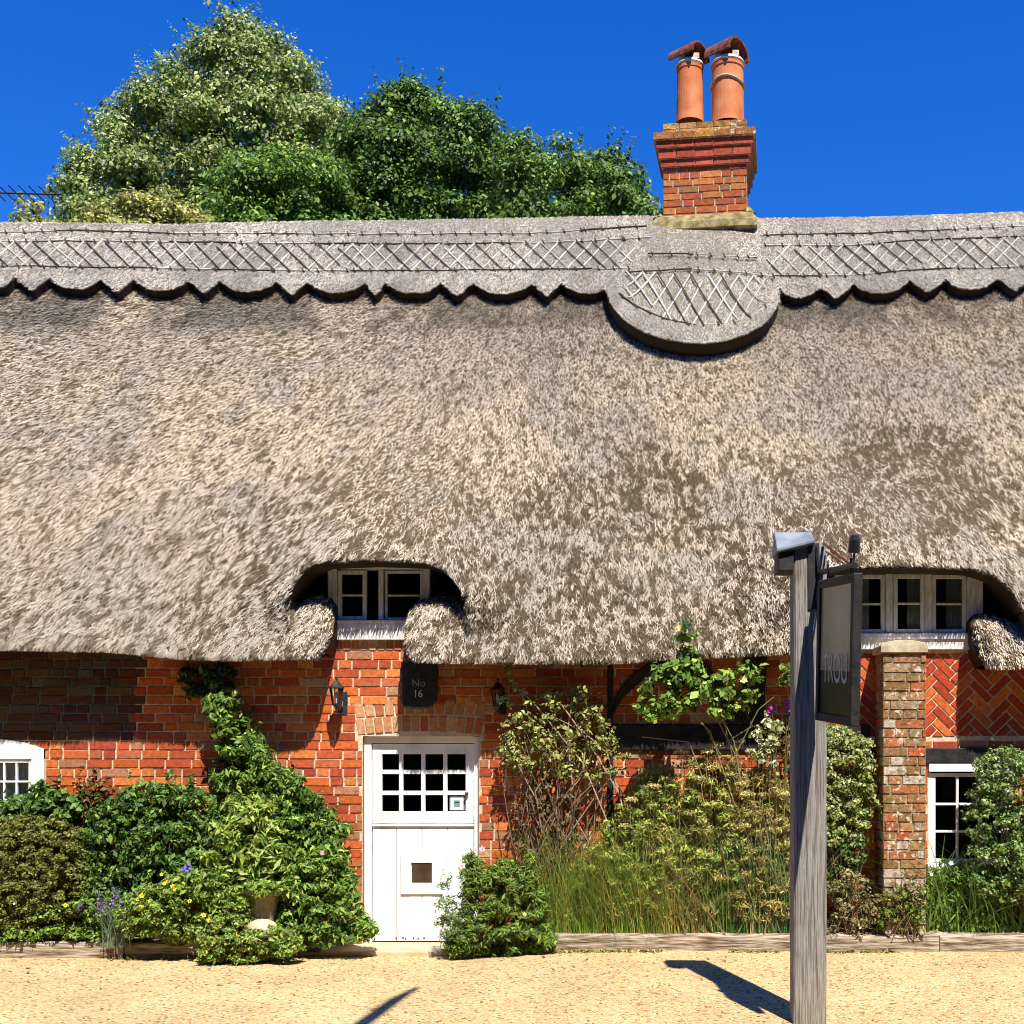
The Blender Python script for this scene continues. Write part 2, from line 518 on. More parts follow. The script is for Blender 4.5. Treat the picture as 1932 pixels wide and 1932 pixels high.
# openings: (x0, x1, z0, z1, is_only_a_brick_pattern)
DOOR = (ux(684), ux(903), -0.1, vz(1389), False)
LWIN = (ux(-118), ux(85), vz(1560), vz(1415), False)
RWIN = (ux(1752), ux(1905), vz(1632), vz(1440), False)
D1 = (ux(620), ux(812), vz(1208), 3.3, False)
D2 = (ux(1574), ux(1853), vz(1226), 3.3, False)
VOIDS = [(ux(a), ux(b), vz(v), 3.3, False) for a, b, v in ((540, 619.5, 1150), (812.5, 885, 1150), (1500, 1573.5, 1150), (1853.5, 1945, 1190))]
ARCH = (ux(671), ux(912), vz(1389), vz(1323), True)
HERR = (ux(1545), ux(2160), vz(1390), vz(1232), True)
TOPROW = (ux(614), ux(775), vz(1228), vz(1207), True)


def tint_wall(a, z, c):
    if a < -4.2 and z > 1.78:           # darkened brick panel left of the climber
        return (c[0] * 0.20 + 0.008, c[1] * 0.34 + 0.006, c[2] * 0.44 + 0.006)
    n = float(fbm(a * 1.3 + 9, z * 1.3 + 3, 21, 3))
    k = 0.76 + 0.56 * n
    return (c[0] * k, c[1] * k, c[2] * k)


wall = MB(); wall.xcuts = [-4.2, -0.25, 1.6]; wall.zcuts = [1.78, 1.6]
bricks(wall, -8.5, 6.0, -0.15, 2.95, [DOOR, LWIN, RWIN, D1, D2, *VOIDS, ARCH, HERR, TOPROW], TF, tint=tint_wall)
# the two-ring brick arch over the door
TAN = [(0.46, 0.20, 0.09), (0.42, 0.15, 0.06), (0.50, 0.27, 0.14), (0.44, 0.13, 0.05), (0.40, 0.20, 0.10)]
acx = (ux(671) + ux(912)) / 2
hw = (ux(912) - ux(671)) / 2
for ring, (vb, vt, nb) in enumerate(((1387, 1357, 14), (1355, 1325, 13))):
    for k in range(nb):
        s0 = -1 + 2 * k / nb; s1 = -1 + 2 * (k + 1) / nb
        def ap(s, v):
            rise = 0.03 * (1 - s * s)
            spread = 1 + (0.05 if v == vt else 0.0)
            return (acx + s * hw * spread * (0.97 if ring == 0 else 1.0), vz(v) + rise)
        g_ = 0.006 / hw
        p = [ap(s0 + g_, vb), ap(s1 - g_, vb), ap(s1 - g_, vt), ap(s0 + g_, vt)]
        c = random.choice(TAN); j = random.uniform(0.85, 1.15)
        brick_quads(wall, p, TF, tuple(x * j for x in c), 0.004, random.uniform(-0.003, 0.003))
# soldier course under the dormer sill
n_s = 10
for k in range(n_s):
    p0 = TOPROW[0] + (TOPROW[1] - TOPROW[0]) * k / n_s + 0.005; p1 = TOPROW[0] + (TOPROW[1] - TOPROW[0]) * (k + 1) / n_s - 0.005
    c = random.choice(TAN); j = random.uniform(0.85, 1.15)
    brick_quads(wall, [(p0, TOPROW[2] + 0.004), (p1, TOPROW[2] + 0.004), (p1, TOPROW[3] - 0.004), (p0, TOPROW[3] - 0.004)], TF, tuple(x * j for x in c), 0.004, random.uniform(-0.003, 0.003))
# herringbone panel
def clip(poly, axis, val, keep_greater):
    out = []
    for i in range(len(poly)):
        a, b = poly[i], poly[(i + 1) % len(poly)]
        ia = (a[axis] >= val) == keep_greater; ib = (b[axis] >= val) == keep_greater
        if ia: out.append(a)
        if ia != ib:
            t = (val - a[axis]) / (b[axis] - a[axis])
            out.append((a[0] + (b[0] - a[0]) * t, a[1] + (b[1] - a[1]) * t))
    return out
wb, nb_ = 0.074, 3
RED = [(0.50, 0.09, 0.025), (0.42, 0.06, 0.022), (0.56, 0.14, 0.035), (0.36, 0.05, 0.022)]
for i in range(-60, 61):
    for m_ in range(-12, 13):
        for vert in (0, 1):
            if not vert: x0, y0, x1, y1 = i + 2 * nb_ * m_, i, i + 2 * nb_ * m_ + nb_, i + 1
            else: x0, y0, x1, y1 = i, i + 1 + 2 * nb_ * m_, i + 1, i + 1 + 2 * nb_ * m_ + nb_
            q = []
            for a, b in ((x0, y0), (x1, y0), (x1, y1), (x0, y1)):
                a = a * wb + (0.006 if a == x0 else -0.006); b = b * wb + (0.006 if b == y0 else -0.006)
                q.append((3.0 + (a - b) * 0.7071, 2.1 + (a + b) * 0.7071))
            if min(p[0] for p in q) > HERR[1] or max(p[0] for p in q) < HERR[0] or min(p[1] for p in q) > HERR[3] or max(p[1] for p in q) < HERR[2]: continue
            for ax, val, kg in ((0, HERR[0] + 0.006, True), (0, HERR[1] - 0.006, False), (1, HERR[2] + 0.006, True), (1, HERR[3] - 0.006, False)):
                if len(q) >= 3: q = clip(q, ax, val, kg)
            if len(q) < 3: continue
            ar = 0.5 * abs(sum(q[k][0] * q[(k + 1) % len(q)][1] - q[(k + 1) % len(q)][0] * q[k][1] for k in range(len(q))))
            if ar < 0.0009: continue
            c = random.choice(RED); j = random.uniform(0.85, 1.15)
            brick_quads(wall, q, TF, tuple(x * j for x in c), 0.003, random.uniform(-0.003, 0.003))
wall.build('brick_wall', M_BRICK, house)
# gables, back wall, floor so that the house is closed and dark inside
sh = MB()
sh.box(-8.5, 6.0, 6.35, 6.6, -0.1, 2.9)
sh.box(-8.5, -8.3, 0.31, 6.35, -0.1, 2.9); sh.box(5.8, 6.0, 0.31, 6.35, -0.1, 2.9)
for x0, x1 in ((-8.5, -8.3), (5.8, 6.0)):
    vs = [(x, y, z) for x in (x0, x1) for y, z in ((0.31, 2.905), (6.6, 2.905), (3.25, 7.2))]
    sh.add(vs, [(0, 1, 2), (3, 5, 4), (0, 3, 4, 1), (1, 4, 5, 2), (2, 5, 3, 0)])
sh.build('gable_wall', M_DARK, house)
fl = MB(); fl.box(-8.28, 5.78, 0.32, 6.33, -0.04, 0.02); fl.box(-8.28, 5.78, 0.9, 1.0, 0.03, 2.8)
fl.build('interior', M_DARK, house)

# ---- thatched roof as a height field y(x, z)
EAVE = [(-900, 1222), (0, 1226), (200, 1229), (330, 1242), (450, 1246), (598, 1243), (800, 1250), (1000, 1252), (1150, 1252), (1300, 1242), (1480, 1234), (1545, 1236), (1868, 1262), (2100, 1262), (3000, 1258)]
RIDGE = [(-900, 410), (0, 413), (300, 416), (700, 410), (1000, 403), (1230, 400), (1430, 405), (1700, 402), (1932, 392), (2600, 390)]
ex = [PX(u, -0.45) for u, v in EAVE]; ez = [PZ(v, -0.45) for u, v in EAVE]
rx = [PX(u, 3.2) for u, v in RIDGE]; rz = [PZ(v, 3.2) - 0.12 for u, v in RIDGE]
XL, XR = -9.0, 6.5


def ze(x): return np.interp(x, ex, ez)
def zr(x): return np.interp(x, rx, rz)


def px2(lst, y=-0.38): return [(PX(u, y), PZ(v, y)) for u, v in lst]


HOLES = []
for arch, earL, earR, A in (
    ([(545, 1132), (556, 1098), (575, 1074), (610, 1062), (700, 1058), (800, 1062), (835, 1074), (858, 1100), (878, 1128)],
     [(562, 1117), (585, 1110), (604, 1118), (616, 1135), (618, 1195), (610, 1225), (598, 1246), (598, 1290)],
     [(862, 1117), (845, 1112), (805, 1113), (778, 1120), (762, 1138), (756, 1175), (758, 1215), (770, 1240), (785, 1253), (785, 1290)], 0.40),
    ([(1500, 1140), (1512, 1106), (1540, 1084), (1590, 1074), (1700, 1071), (1840, 1074), (1882, 1088), (1910, 1116), (1938, 1178)],
     [(1518, 1124), (1540, 1120), (1556, 1128), (1566, 1150), (1566, 1200), (1556, 1232), (1545, 1240), (1545, 1290)],
     [(1915, 1158), (1880, 1148), (1857, 1152), (1846, 1166), (1847, 1200), (1854, 1236), (1868, 1264), (1868, 1290)], 0.40)):
    ar = px2(arch); eL = px2(earL); eR = px2(earR)
    poly = ar + eR + eL[::-1]
    HOLES.append(dict(arch=ar, poly=poly, A=A, xc=(ar[0][0] + ar[-1][0]) / 2, hw=(ar[-1][0] - ar[0][0]) / 2,
                      top=max(p[1] for p in ar), cus=(ar[0][1] + ar[-1][1]) / 2,
                      earx=[p[0] for p in sorted(eL[:5] + eR[:5])], earz=[p[1] for p in sorted(eL[:5] + eR[:5])],
                      xl=ar[0][0], xr=ar[-1][0]))


def base_y(x, z):
    k = (z - ze(x)) / (zr(x) - ze(x))
    kk = np.clip(k, 0, 1)
    y = -0.46 + 3.66 * k - 0.20 * np.sin(np.pi * kk)
    y = y + 0.07 * (fbm(x * 0.8 + 30, z * 0.8 + 20, 3, 3) - 0.5)
    r = 0.10
    dz = np.clip(z - ze(x), 0, r)
    return y + (r - np.sqrt(np.maximum(r * r - (r - dz) ** 2, 0))) * 0.8


def surf_y(x, z, rnd=True):
    x = np.asarray(x, float); z = np.asarray(z, float)
    y = base_y(x, z)
    for h in HOLES:
        q = np.abs(x - h['xc']) / h['hw']
        fx = 1 - sstep(0.45, 1.75, q)
        az = np.interp(x, [p[0] for p in h['arch']], [p[1] for p in h['arch']])
        earz = np.interp(x, h['earx'], h['earz'])
        inr = (x > h['xl']) & (x < h['xr'])
        up = 1 - sstep(h['top'] - 0.02, h['top'] + 1.5, z)
        g1 = (z > 0.5 * (az + earz)).astype(float)
        g2 = sstep(h['cus'] - 0.35, h['cus'] + 0.15, z)
        lift = h['A'] * fx * up * np.where(inr, g1, g2)
        y = y - lift
        if rnd:
            near = (np.abs(x - h['xc']) < h['hw'] + 0.3) & (z < h['top'] + 0.3)
            if near.any():
                d = np.full(x.shape, 9.0)
                dd, _, _ = nearest_on(x[near], z[near], h['poly'])
                d[near] = dd
                r = np.where(inr & (g1 < 0.5), 0.13, 0.05)
                t = np.clip(r - d, 0, r)
                y = y + (r - np.sqrt(np.maximum(r * r - t * t, 0)))
    return y


def roof_at(u, v, off=0.0):
    """point of the roof (raised by off along its normal) seen at a place of the picture -> (x, z) of the height field"""
    z = 5.0; x = 0.0
    for _ in range(12):
        y = float(base_y(np.array([x]), np.array([z]))[0]) - off * 0.82
        d = CD + y
        x = (u - CU) * d / CF
        z = CH + (CV - v) * d / CF - off * 0.57
    return x, z


def tan_col(x, z, n, rnd):
    """straw colour: pale and grey straw, dark specks, brown-olive moss gathering low on the slope"""
    a = fbm(x * 0.9 + 5, z * 0.9 + 8, 31, 4); b = fbm(x * 2.3 + 15, z * 2.3 + 4, 47, 4)
    pale = np.array([0.69, 0.575, 0.43]); grey = np.array([0.49, 0.435, 0.37]); pink = np.array([0.585, 0.49, 0.39])
    col = pink + (pale - pink) * sstep(0.46, 0.66, a)[:, None]
    col = col + (grey - col) * (0.65 * sstep(0.46, 0.64, b))[:, None]
    reg = np.clip(sstep(4.9, 3.9, z + 1.2 * (a - 0.5)) * sstep(-4.6, -2.4, x) * (0.6 + 0.4 * sstep(-1.5, 0.5, x)) + 0.30 * sstep(3.9, 2.9, z), 0, 1)
    M = reg * (0.30 + 0.70 * sstep(0.62, 0.44, 0.45 * a + 0.55 * b))
    k = sstep(-2.8, -0.6, x)          # the reed is combed slightly to the left on the left half of the slope
    sp = fbm((x - 0.4 * z) * 30.0 + 3, z * 15.0 + 1, 57, 3) * (1 - k) + fbm((x + 0.05 * z) * 30.0 + 3, z * 17.0 + 1, 58, 3) * k
    sp = 0.5 + (sp - 0.5) / np.sqrt((1 - k) ** 2 + k ** 2)
    sp = sp + RG.normal(0, 0.055, len(x))
    T = 0.365 + 0.185 * M
    d = sstep(T + 0.05, T - 0.05, sp)
    dark = np.array([0.17, 0.122, 0.07]) + (np.array([0.075, 0.046, 0.012]) - np.array([0.17, 0.122, 0.07])) * np.clip(M * 1.2, 0, 1)[:, None]
    col = col + (dark - col) * (0.86 * d)[:, None]
    # damp grey band close under the ridge cap
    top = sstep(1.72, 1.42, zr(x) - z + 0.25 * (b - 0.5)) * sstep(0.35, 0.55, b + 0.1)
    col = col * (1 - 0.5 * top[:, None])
    return col * (0.72 + 0.54 * RG.random((len(x), 1)))


def straws(x, z, yfun, off, leng, wid, liftv, lean, colf, seed=0):
    """flat straw blades lying down the slope; returns V, C"""
    n = len(x)
    y0 = yfun(x, z)
    l = leng * (0.5 + RG.random(n))
    ln = lean(x, z) + RG.normal(0, 0.30, n)
    dx = l * np.sin(ln); ds = l * np.cos(ln)
    slope = (base_y(x, z + 0.05) - base_y(x, z - 0.05)) / 0.1
    q = 1 / np.sqrt(1 + slope ** 2)
    dz = -ds * q; dy = slope * dz
    nrm = np.stack([np.zeros(n), -q, slope * q], 1)
    p0 = np.stack([x, y0, z], 1) + nrm * (off - 0.008)
    lf = liftv * RG.random(n) ** 1.5
    p1 = p0 + np.stack([dx, dy, dz], 1) + nrm * (0.008 + lf)[:, None]
    over = p1[:, 2] < ze(p1[:, 0]) - 0.012
    for h in HOLES: over |= inpoly(p1[:, 0], p1[:, 2], h['poly'])
    p1 = np.where(over[:, None], p0 + (p1 - p0) * 0.22, p1)
    ax = np.stack([dx, dy, dz], 1); ax /= np.linalg.norm(ax, axis=1)[:, None]
    sd = np.cross(ax, nrm)
    tw = RG.normal(0, 0.5, n)[:, None]
    sd = sd * np.cos(tw) + nrm * np.sin(tw)
    w = (wid * (0.6 + 0.8 * RG.random(n)))[:, None] * 0.5
    V = np.stack([p0 - sd * w, p0 + sd * w, p1 + sd * w * 0.5, p1 - sd * w * 0.5], 1)
    return V.reshape(-1, 3), colf


def qidx(n, b=0):
    return (np.arange(n * 4).reshape(n, 4) + b)


# base sheet of the roof
gx = np.arange(XL, XR + 0.001, 0.03)
ks = np.concatenate([np.linspace(0, 0.06, 9)[:-1], np.linspace(0.06, 1, 132)])
GX, KS = np.meshgrid(gx, ks)
GZ = ze(GX) + KS * (zr(GX) - ze(GX))
nxr, nzr = len(gx), len(ks)
xf, zf = GX.ravel().copy(), GZ.ravel().copy()
ii = np.arange((nzr - 1) * nxr).reshape(nzr - 1, nxr)[:, :-1].ravel()
F = np.stack([ii, ii + 1, ii + nxr + 1, ii + nxr], 1)
cx = xf[F].mean(1); cz = zf[F].mean(1)
kill = np.zeros(len(F), bool)
for h in HOLES: kill |= inpoly(cx, cz, h['poly'])
yf = surf_y(xf, zf)
Fk, Fd = F[~kill], F[kill]
bnd = np.intersect1d(np.unique(Fk), np.unique(Fd))
for h in HOLES:
    d, qx, qz = nearest_on(xf[bnd], zf[bnd], h['poly'])
    m_ = d < 0.06
    xf[bnd[m_]] = qx[m_]; zf[bnd[m_]] = qz[m_]
yf[bnd] = surf_y(xf[bnd] , zf[bnd])
# keep the hood or the ear height that each rim vertex had before it was moved
Vr = np.stack([xf, yf, zf], 1)
# rim: every border edge of the kept faces is pulled back under the thatch
E = np.concatenate([Fk[:, [0, 1]], Fk[:, [1, 2]], Fk[:, [2, 3]], Fk[:, [3, 0]]])
key = np.sort(E, 1); kk = key[:, 0].astype(np.int64) * 10 ** 7 + key[:, 1]
uq, first, cnt = np.unique(kk, return_index=True, return_counts=True)
be = E[first[cnt == 1]]
be = be[(KS.ravel()[be].max(1) < 0.5)]
bv = np.unique(be); mp_ = {int(a): i + len(Vr) for i, a in enumerate(bv)}
back = Vr[bv].copy()
iseave = KS.ravel()[bv] < 0.001
back[:, 1] = np.where(iseave, 0.06, np.maximum(back[:, 1] + 0.2, 0.14))
back[:, 2] += np.where(iseave, 0.12, 0.0)
Vr = np.concatenate([Vr, back])
Fb = np.array([[a, b, mp_[int(b)], mp_[int(a)]] for a, b in be])
C_base = np.tile(np.array([[0.10, 0.072, 0.042]]), (len(Fk), 1)) * (0.8 + 0.4 * RG.random((len(Fk), 1)))  # sheet under the straws darkened for the shadowed gaps between them
C_b = np.tile(np.array([[0.075, 0.052, 0.032]]), (len(Fb), 1))
# back slope
bx = np.linspace(XL, XR, 30); vb_ = []
for x in bx: vb_ += [(x, 3.2, float(zr(x))), (x, 7.0, 2.5)]
o_ = len(Vr); Fb2 = np.array([[o_ + 2 * i, o_ + 2 * i + 1, o_ + 2 * i + 3, o_ + 2 * i + 2] for i in range(29)])
Vr = np.concatenate([Vr, np.array(vb_)])
# straws
def lean_main(x, z):
    return 0.22 * (0.5 - fbm(x * 0.35 + 3, z * 0.3 + 7, 91, 2)) * 2 - 0.42 * sstep(0.0, -3.0, x) + 0.06
NS = 620000
sx = RG.uniform(-8.95, 6.4, NS); sk = RG.random(NS) ** 1.06
sz = ze(sx) + sk * (zr(sx) - ze(sx)) * 0.93
ok = np.ones(NS, bool)
for h in HOLES: ok &= ~inpoly(sx, sz, h['poly'])
sx, sz = sx[ok], sz[ok]
# frayed edge along the eaves
nfr = 11500
fx_ = RG.uniform(-8.9, 6.4, nfr); fz_ = ze(fx_) + 0.01 + RG.random(nfr) * 0.06
okf = np.ones(nfr, bool)
for h in HOLES: okf &= ~inpoly(fx_, fz_, h['poly'])
sx = np.concatenate([sx, fx_[okf]]); sz = np.concatenate([sz, fz_[okf]])
Cs = tan_col(sx, sz, len(sx), RG.random(len(sx)))
lf = np.full(len(sx), 0.021)
Vs, _ = straws(sx, sz, surf_y, 0.006, 0.050, 0.0080, lf, lean_main, None)
V_all = np.concatenate([Vr, Vs]); F_all = np.concatenate([Fk, Fb, Fb2, qidx(len(sx), len(Vr))])
C_all = np.concatenate([C_base, C_b, np.tile([[0.3, 0.25, 0.18]], (29, 1)), Cs])
roof = quad_mesh('thatched_roof', V_all, F_all, C_all, M_THATCH, house)

# ---- scalloped ridge cap
TH = 0.115
V_ = 'V'; R_ = 'R'
SC = [(-420, -353, V_), (-353, -250, R_), (-250, -185, V_), (-185, -85, R_), (-85, -40, V_), (-40, 28, R_), (28, 95, V_), (95, 190, R_), (190, 253, V_), (253, 356, R_), (356, 415, V_), (415, 522, R_), (522, 580, V_), (580, 690, R_), (690, 728, V_),
      (728, 832, R_), (832, 893, V_), (893, 1003, R_), (1003, 1060, V_), (1060, 1160, R_), (1160, 1220, V_), (1220, 1330, R_), (1330, 1390, V_), (1390, 1470, V_), (1470, 1546, R_), (1546, 1610, V_),
      (1610, 1716, R_), (1716, 1784, V_), (1784, 1883, R_), (1883, 1945, V_), (1945, 2050, R_), (2050, 2110, V_), (2110, 2220, R_), (2220, 2280, V_), (2280, 2400, R_)]
CUSP = [(-420, 518), (28, 520), (190, 524), (420, 527), (700, 530), (1000, 532), (1150, 530), (1470, 540), (1546, 538), (1716, 526), (1883, 522), (2400, 518)]
cb = []
for a, b, t in SC:
    for s in np.linspace(0, 1, 22)[:-1]:
        u = a + (b - a) * s
        base = np.interp(u, [c[0] for c in CUSP], [c[1] for c in CUSP])
        if t == 'V': dv = 25 * (1 - abs(2 * s - 1))
        else: dv = 20 * (1 - abs(2 * s - 1) ** 2.3)
        cb.append(roof_at(u, base + dv + 1 + random.uniform(-1.6, 1.6), TH))
cbx = np.array([c[0] for c in cb]); cbz = np.array([c[1] for c in cb])
def cap_bot(x): return np.interp(x, cbx, cbz)


NQ = 0.82; NP = 0.57
def cap_y(x, z): return base_y(x, z)
cgx = np.arange(-9.0, 6.5, 0.02)
rows = []
zb = cap_bot(cgx); zt = zr(cgx)
cols_n = len(cgx)
def offp(x, z, off):
    return np.stack([x, base_y(x, z) - NQ * off, z + NP * off], 1)
rows.append(offp(cgx, zb, -0.03))
rows.append(offp(cgx, zb + 0.004, TH * 0.8))
for s in np.linspace(0.02, 1, 26):
    rows.append(offp(cgx, zb + (zt - zb) * s, TH * (1 - 0.25 * s ** 3)))
top = rows[-1].copy()
for dy, dz in ((0.12, 0.035), (0.28, 0.02), (0.45, -0.08), (0.9, -0.72), (0.95, -0.9)):
    r = top.copy(); r[:, 1] = top[:, 1] + dy; r[:, 2] = top[:, 2] + dz; rows.append(r)
Vc = np.concatenate(rows)
nr = len(rows)
ii = np.arange((nr - 1) * cols_n).reshape(nr - 1, cols_n)[:, :-1].ravel()
Fc = np.stack([ii, ii + 1, ii + cols_n + 1, ii + cols_n], 1)
Cc = np.tile([[0.19, 0.155, 0.115]], (len(Fc), 1)) * (0.85 + 0.3 * RG.random((len(Fc), 1)))
Cc[:cols_n - 1] = np.array([0.040, 0.025, 0.014])  # lower edge coloured near black for the shade under the cap


def cap_col(x, z):
    a = fbm(x * 1.2 + 2, z * 1.2 + 9, 131, 4); b = fbm(x * 3.5, z * 3.5, 137, 3)
    pale = np.array([0.50, 0.455, 0.39]); g_ = np.array([0.34, 0.31, 0.27])
    c = g_ + (pale - g_) * sstep(0.36, 0.62, 0.6 * a + 0.4 * b)[:, None]
    hi = sstep(0.5, 0.15, zr(x) - z)
    c = c * (1 + 0.25 * hi[:, None])
    st = fbm(x * 38.0, z * 2.5, 141, 3)
    c = c * (0.62 + 0.76 * st)[:, None]
    return c * (0.82 + 0.36 * RG.random((len(x), 1)))


NC = 132000; NL = 10500
kx = RG.uniform(-8.95, 6.4, NC); kz = cap_bot(kx) + 0.052 + (RG.random(NC) * 1.0) * (zr(kx) - 0.03 - cap_bot(kx))
kz[:NL] = cap_bot(kx[:NL]) + RG.uniform(0.006, 0.03, NL)
clen = np.full(NC, 0.062); clen[:NL] = 0.034
Vk, _ = straws(kx, kz, base_y, 0, clen, 0.0085, np.full(NC, 0.009), lambda x, z: 0.25 * (fbm(x * .5, z * .5, 7, 2) - 0.5) - 0.12 * sstep(-1, -4, x), None)
# straws() lays them on the base slope: raise to the cap
offn = TH * (1 - 0.25 * ((kz - cap_bot(kx)) / (zr(kx) - cap_bot(kx))) ** 3) + 0.004
Vk = Vk.reshape(-1, 4, 3); Vk[:, :, 1] -= (NQ * offn)[:, None]; Vk[:, :, 2] += (NP * offn)[:, None]; Vk = Vk.reshape(-1, 3)
V_all = np.concatenate([Vc, Vk]); F_all = np.concatenate([Fc, qidx(NC, len(Vc))]); C_all = np.concatenate([Cc, cap_col(kx, kz)])
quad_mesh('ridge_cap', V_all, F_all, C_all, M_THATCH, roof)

# ---- apron of thatch below the chimney
TA = 0.17
bt = [(1143, 541), (1150, 566), (1163, 587), (1185, 607), (1215, 625), (1255, 638), (1300, 645), (1333, 646), (1370, 641), (1405, 630), (1437, 613), (1458, 592), (1468, 572), (1471, 556)]
tp = [(1143, 539), (1170, 505), (1199, 475), (1228, 440), (1330, 438), (1434, 440), (1446, 480), (1460, 520), (1471, 554)]
btw = [roof_at(u, v, TA) for u, v in bt]; tpw = [roof_at(u, v, TA * 0.8) for u, v in tp]
ag = np.linspace(btw[0][0] + 0.001, btw[-1][0] - 0.001, 110)
ab = np.interp(ag, [p[0] for p in btw], [p[1] for p in btw]); at_ = np.interp(ag, [p[0] for p in tpw], [p[1] for p in tpw])
at_ = np.maximum(at_, ab + 0.01)
rows = [offp(ag, ab, 0.0), offp(ag, ab + 0.003, TA * 0.85)]
for s in np.linspace(0.03, 1, 26): rows.append(offp(ag, ab + (at_ - ab) * s, TA - 0.05 * s))
rows.append(offp(ag, at_ + 0.01, 0.05))
Va = np.concatenate(rows); nr = len(rows); nc_ = len(ag)
ii = np.arange((nr - 1) * nc_).reshape(nr - 1, nc_)[:, :-1].ravel()
Fa = np.stack([ii, ii + 1, ii + nc_ + 1, ii + nc_], 1)
side = []
for c_ in (0, nc_ - 1):
    b0 = len(Va); zz = np.linspace(0, 1, nr)
    Va = np.concatenate([Va, offp(np.full(nr, ag[c_]), ab[c_] + (at_[c_] - ab[c_]) * zz, 0.0)])
    for r_ in range(nr - 1): side.append([r_ * nc_ + c_, (r_ + 1) * nc_ + c_, b0 + r_ + 1, b0 + r_])
Fa = np.concatenate([Fa, np.array(side)])
Ca = np.tile([[0.20, 0.165, 0.12]], (len(Fa), 1)) * (0.85 + 0.3 * RG.random((len(Fa), 1))); Ca[:nc_ - 1] = (0.040, 0.025, 0.014)  # first row coloured near black for the shade below the apron
NA = 16000
ax_ = RG.uniform(ag[0], ag[-1], NA); rb = np.interp(ax_, ag, ab); rt = np.interp(ax_, ag, at_); sk = RG.random(NA)
az_ = rb + 0.045 + sk * np.maximum(rt - rb - 0.05, 0.01); az_[:1200] = rb[:1200] + RG.uniform(0.006, 0.03, 1200); alen = np.full(NA, 0.055); alen[:1200] = 0.034
Vk, _ = straws(ax_, az_, base_y, 0, alen, 0.0085, np.full(NA, 0.010), lambda x, z: -0.25 * (x - ag.mean()), None)
offn = TA - 0.05 * np.clip((az_ - rb) / np.maximum(rt - rb, 0.01), 0, 1) + 0.004
Vk = Vk.reshape(-1, 4, 3); Vk[:, :, 1] -= (NQ * offn)[:, None]; Vk[:, :, 2] += (NP * offn)[:, None]; Vk = Vk.reshape(-1, 3)
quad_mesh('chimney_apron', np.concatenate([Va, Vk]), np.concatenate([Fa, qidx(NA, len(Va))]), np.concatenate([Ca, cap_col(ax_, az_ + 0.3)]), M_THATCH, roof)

# ---- hazel rods pegged across the cap
rods = MB()
RODC = [(0.07, 0.045, 0.028), (0.50, 0.44, 0.36), (0.06, 0.04, 0.026), (0.58, 0.52, 0.43), (0.64, 0.58, 0.49)]  # pale rods paint sunlit highlights, dark ones the shadow lines
def surf_pt(u, v, off):
    if off < 0.14:       # ridge cap: its thickness tapers towards the ridge
        lift = off - TH * 0.93
        for _ in range(2):
            x, z = roof_at(u, v, off)
            q = min(max((z - float(cap_bot(x))) / (float(zr(x)) - float(cap_bot(x))), 0), 1)
            off = TH * (1 - 0.25 * q ** 3) + lift + 0.002
    x, z = roof_at(u, v, off)
    y = float(base_y(np.array([x]), np.array([z]))[0])
    return Vector((x, y - NQ * off, z + NP * off))
L1 = [(-120, 436), (0, 438), (150, 434), (350, 440), (700, 441), (1000, 440), (1220, 426)]
L2 = [(-120, 452), (0, 455), (250, 455), (500, 459), (800, 460), (1050, 457), (1230, 448)]
L3 = [(-120, 500), (0, 501), (250, 505), (500, 510), (800, 510), (1000, 508), (1190, 506)]
R1 = [(1440, 443), (1600, 441), (1720, 436), (1932, 426), (2100, 422)]
R2 = [(1436, 462), (1600, 463), (1750, 452), (1932, 446), (2100, 444)]
R3 = [(1452, 520), (1600, 520), (1750, 507), (1932, 503), (2100, 500)]
def lv(L, u): return np.interp(u, [p[0] for p in L], [p[1] for p in L])
def hline(L, off, gap=True):
    u = L[0][0]
    while u < L[-1][0]:
        ln = random.uniform(70, 150)
        u2 = min(u + ln, L[-1][0])
        pts = [surf_pt(a, lv(L, a) + random.uniform(-1.0, 1.0), off + 0.007) for a in np.linspace(u, u2, 6)]
        rods.tube(pts, random.uniform(0.006, 0.0095), 5, random.choice(RODC[:3]))
        for a in np.arange(u + 8, u2, random.uniform(24, 36)):
            v = lv(L, a)
            rods.tube([surf_pt(a - 2, v - 4, off + 0.016), surf_pt(a, v, off + 0.02), surf_pt(a + 2, v + 4, off + 0.004)], 0.009, 4, RODC[0])
        u = u2 + random.uniform(-8, 6)
for L in (L1, L2, L3, R1, R2, R3): hline(L, TH * 0.93)
def lattice(LA, LB, u0, u1, off, step, slant):
    u = u0 - slant
    while u < u1 + slant:
        for sg in (1, -1):
            ua = u + random.uniform(-4, 4); ub = ua + sg * slant * random.uniform(0.92, 1.08)
            s0, s1 = random.choice(((0, 1), (0, 1), (0, 1), (0.0, 0.8), (0.15, 1)))
            pts = []
            for s in np.linspace(s0, s1, 6):
                uu = ua + (ub - ua) * s
                if not (u0 < uu < u1): continue
                pts.append(surf_pt(uu, lv(LA, uu) + (lv(LB, uu) - lv(LA, uu)) * s, off + 0.008 + (0.008 if sg > 0 else 0)))
            if len(pts) > 2: rods.tube(pts, random.uniform(0.006, 0.0085), 5, RODC[0] if sg > 0 and random.random() < 0.65 else random.choice((RODC[1], RODC[3], RODC[4])))
        u += step * random.uniform(0.88, 1.12)
lattice(L2, L3, -110, 1205, TH * 0.93, 33, 52)
lattice(R2, R3, 1440, 2100, TH * 0.93, 34, 60)
A1 = [(1222, 478), (1330, 480), (1428, 486)]; A2 = [(1180, 513), (1300, 507), (1400, 513), (1462, 522)]
A3 = [(1168, 552), (1190, 573), (1240, 597), (1307, 613), (1380, 610), (1430, 592), (1458, 566)]
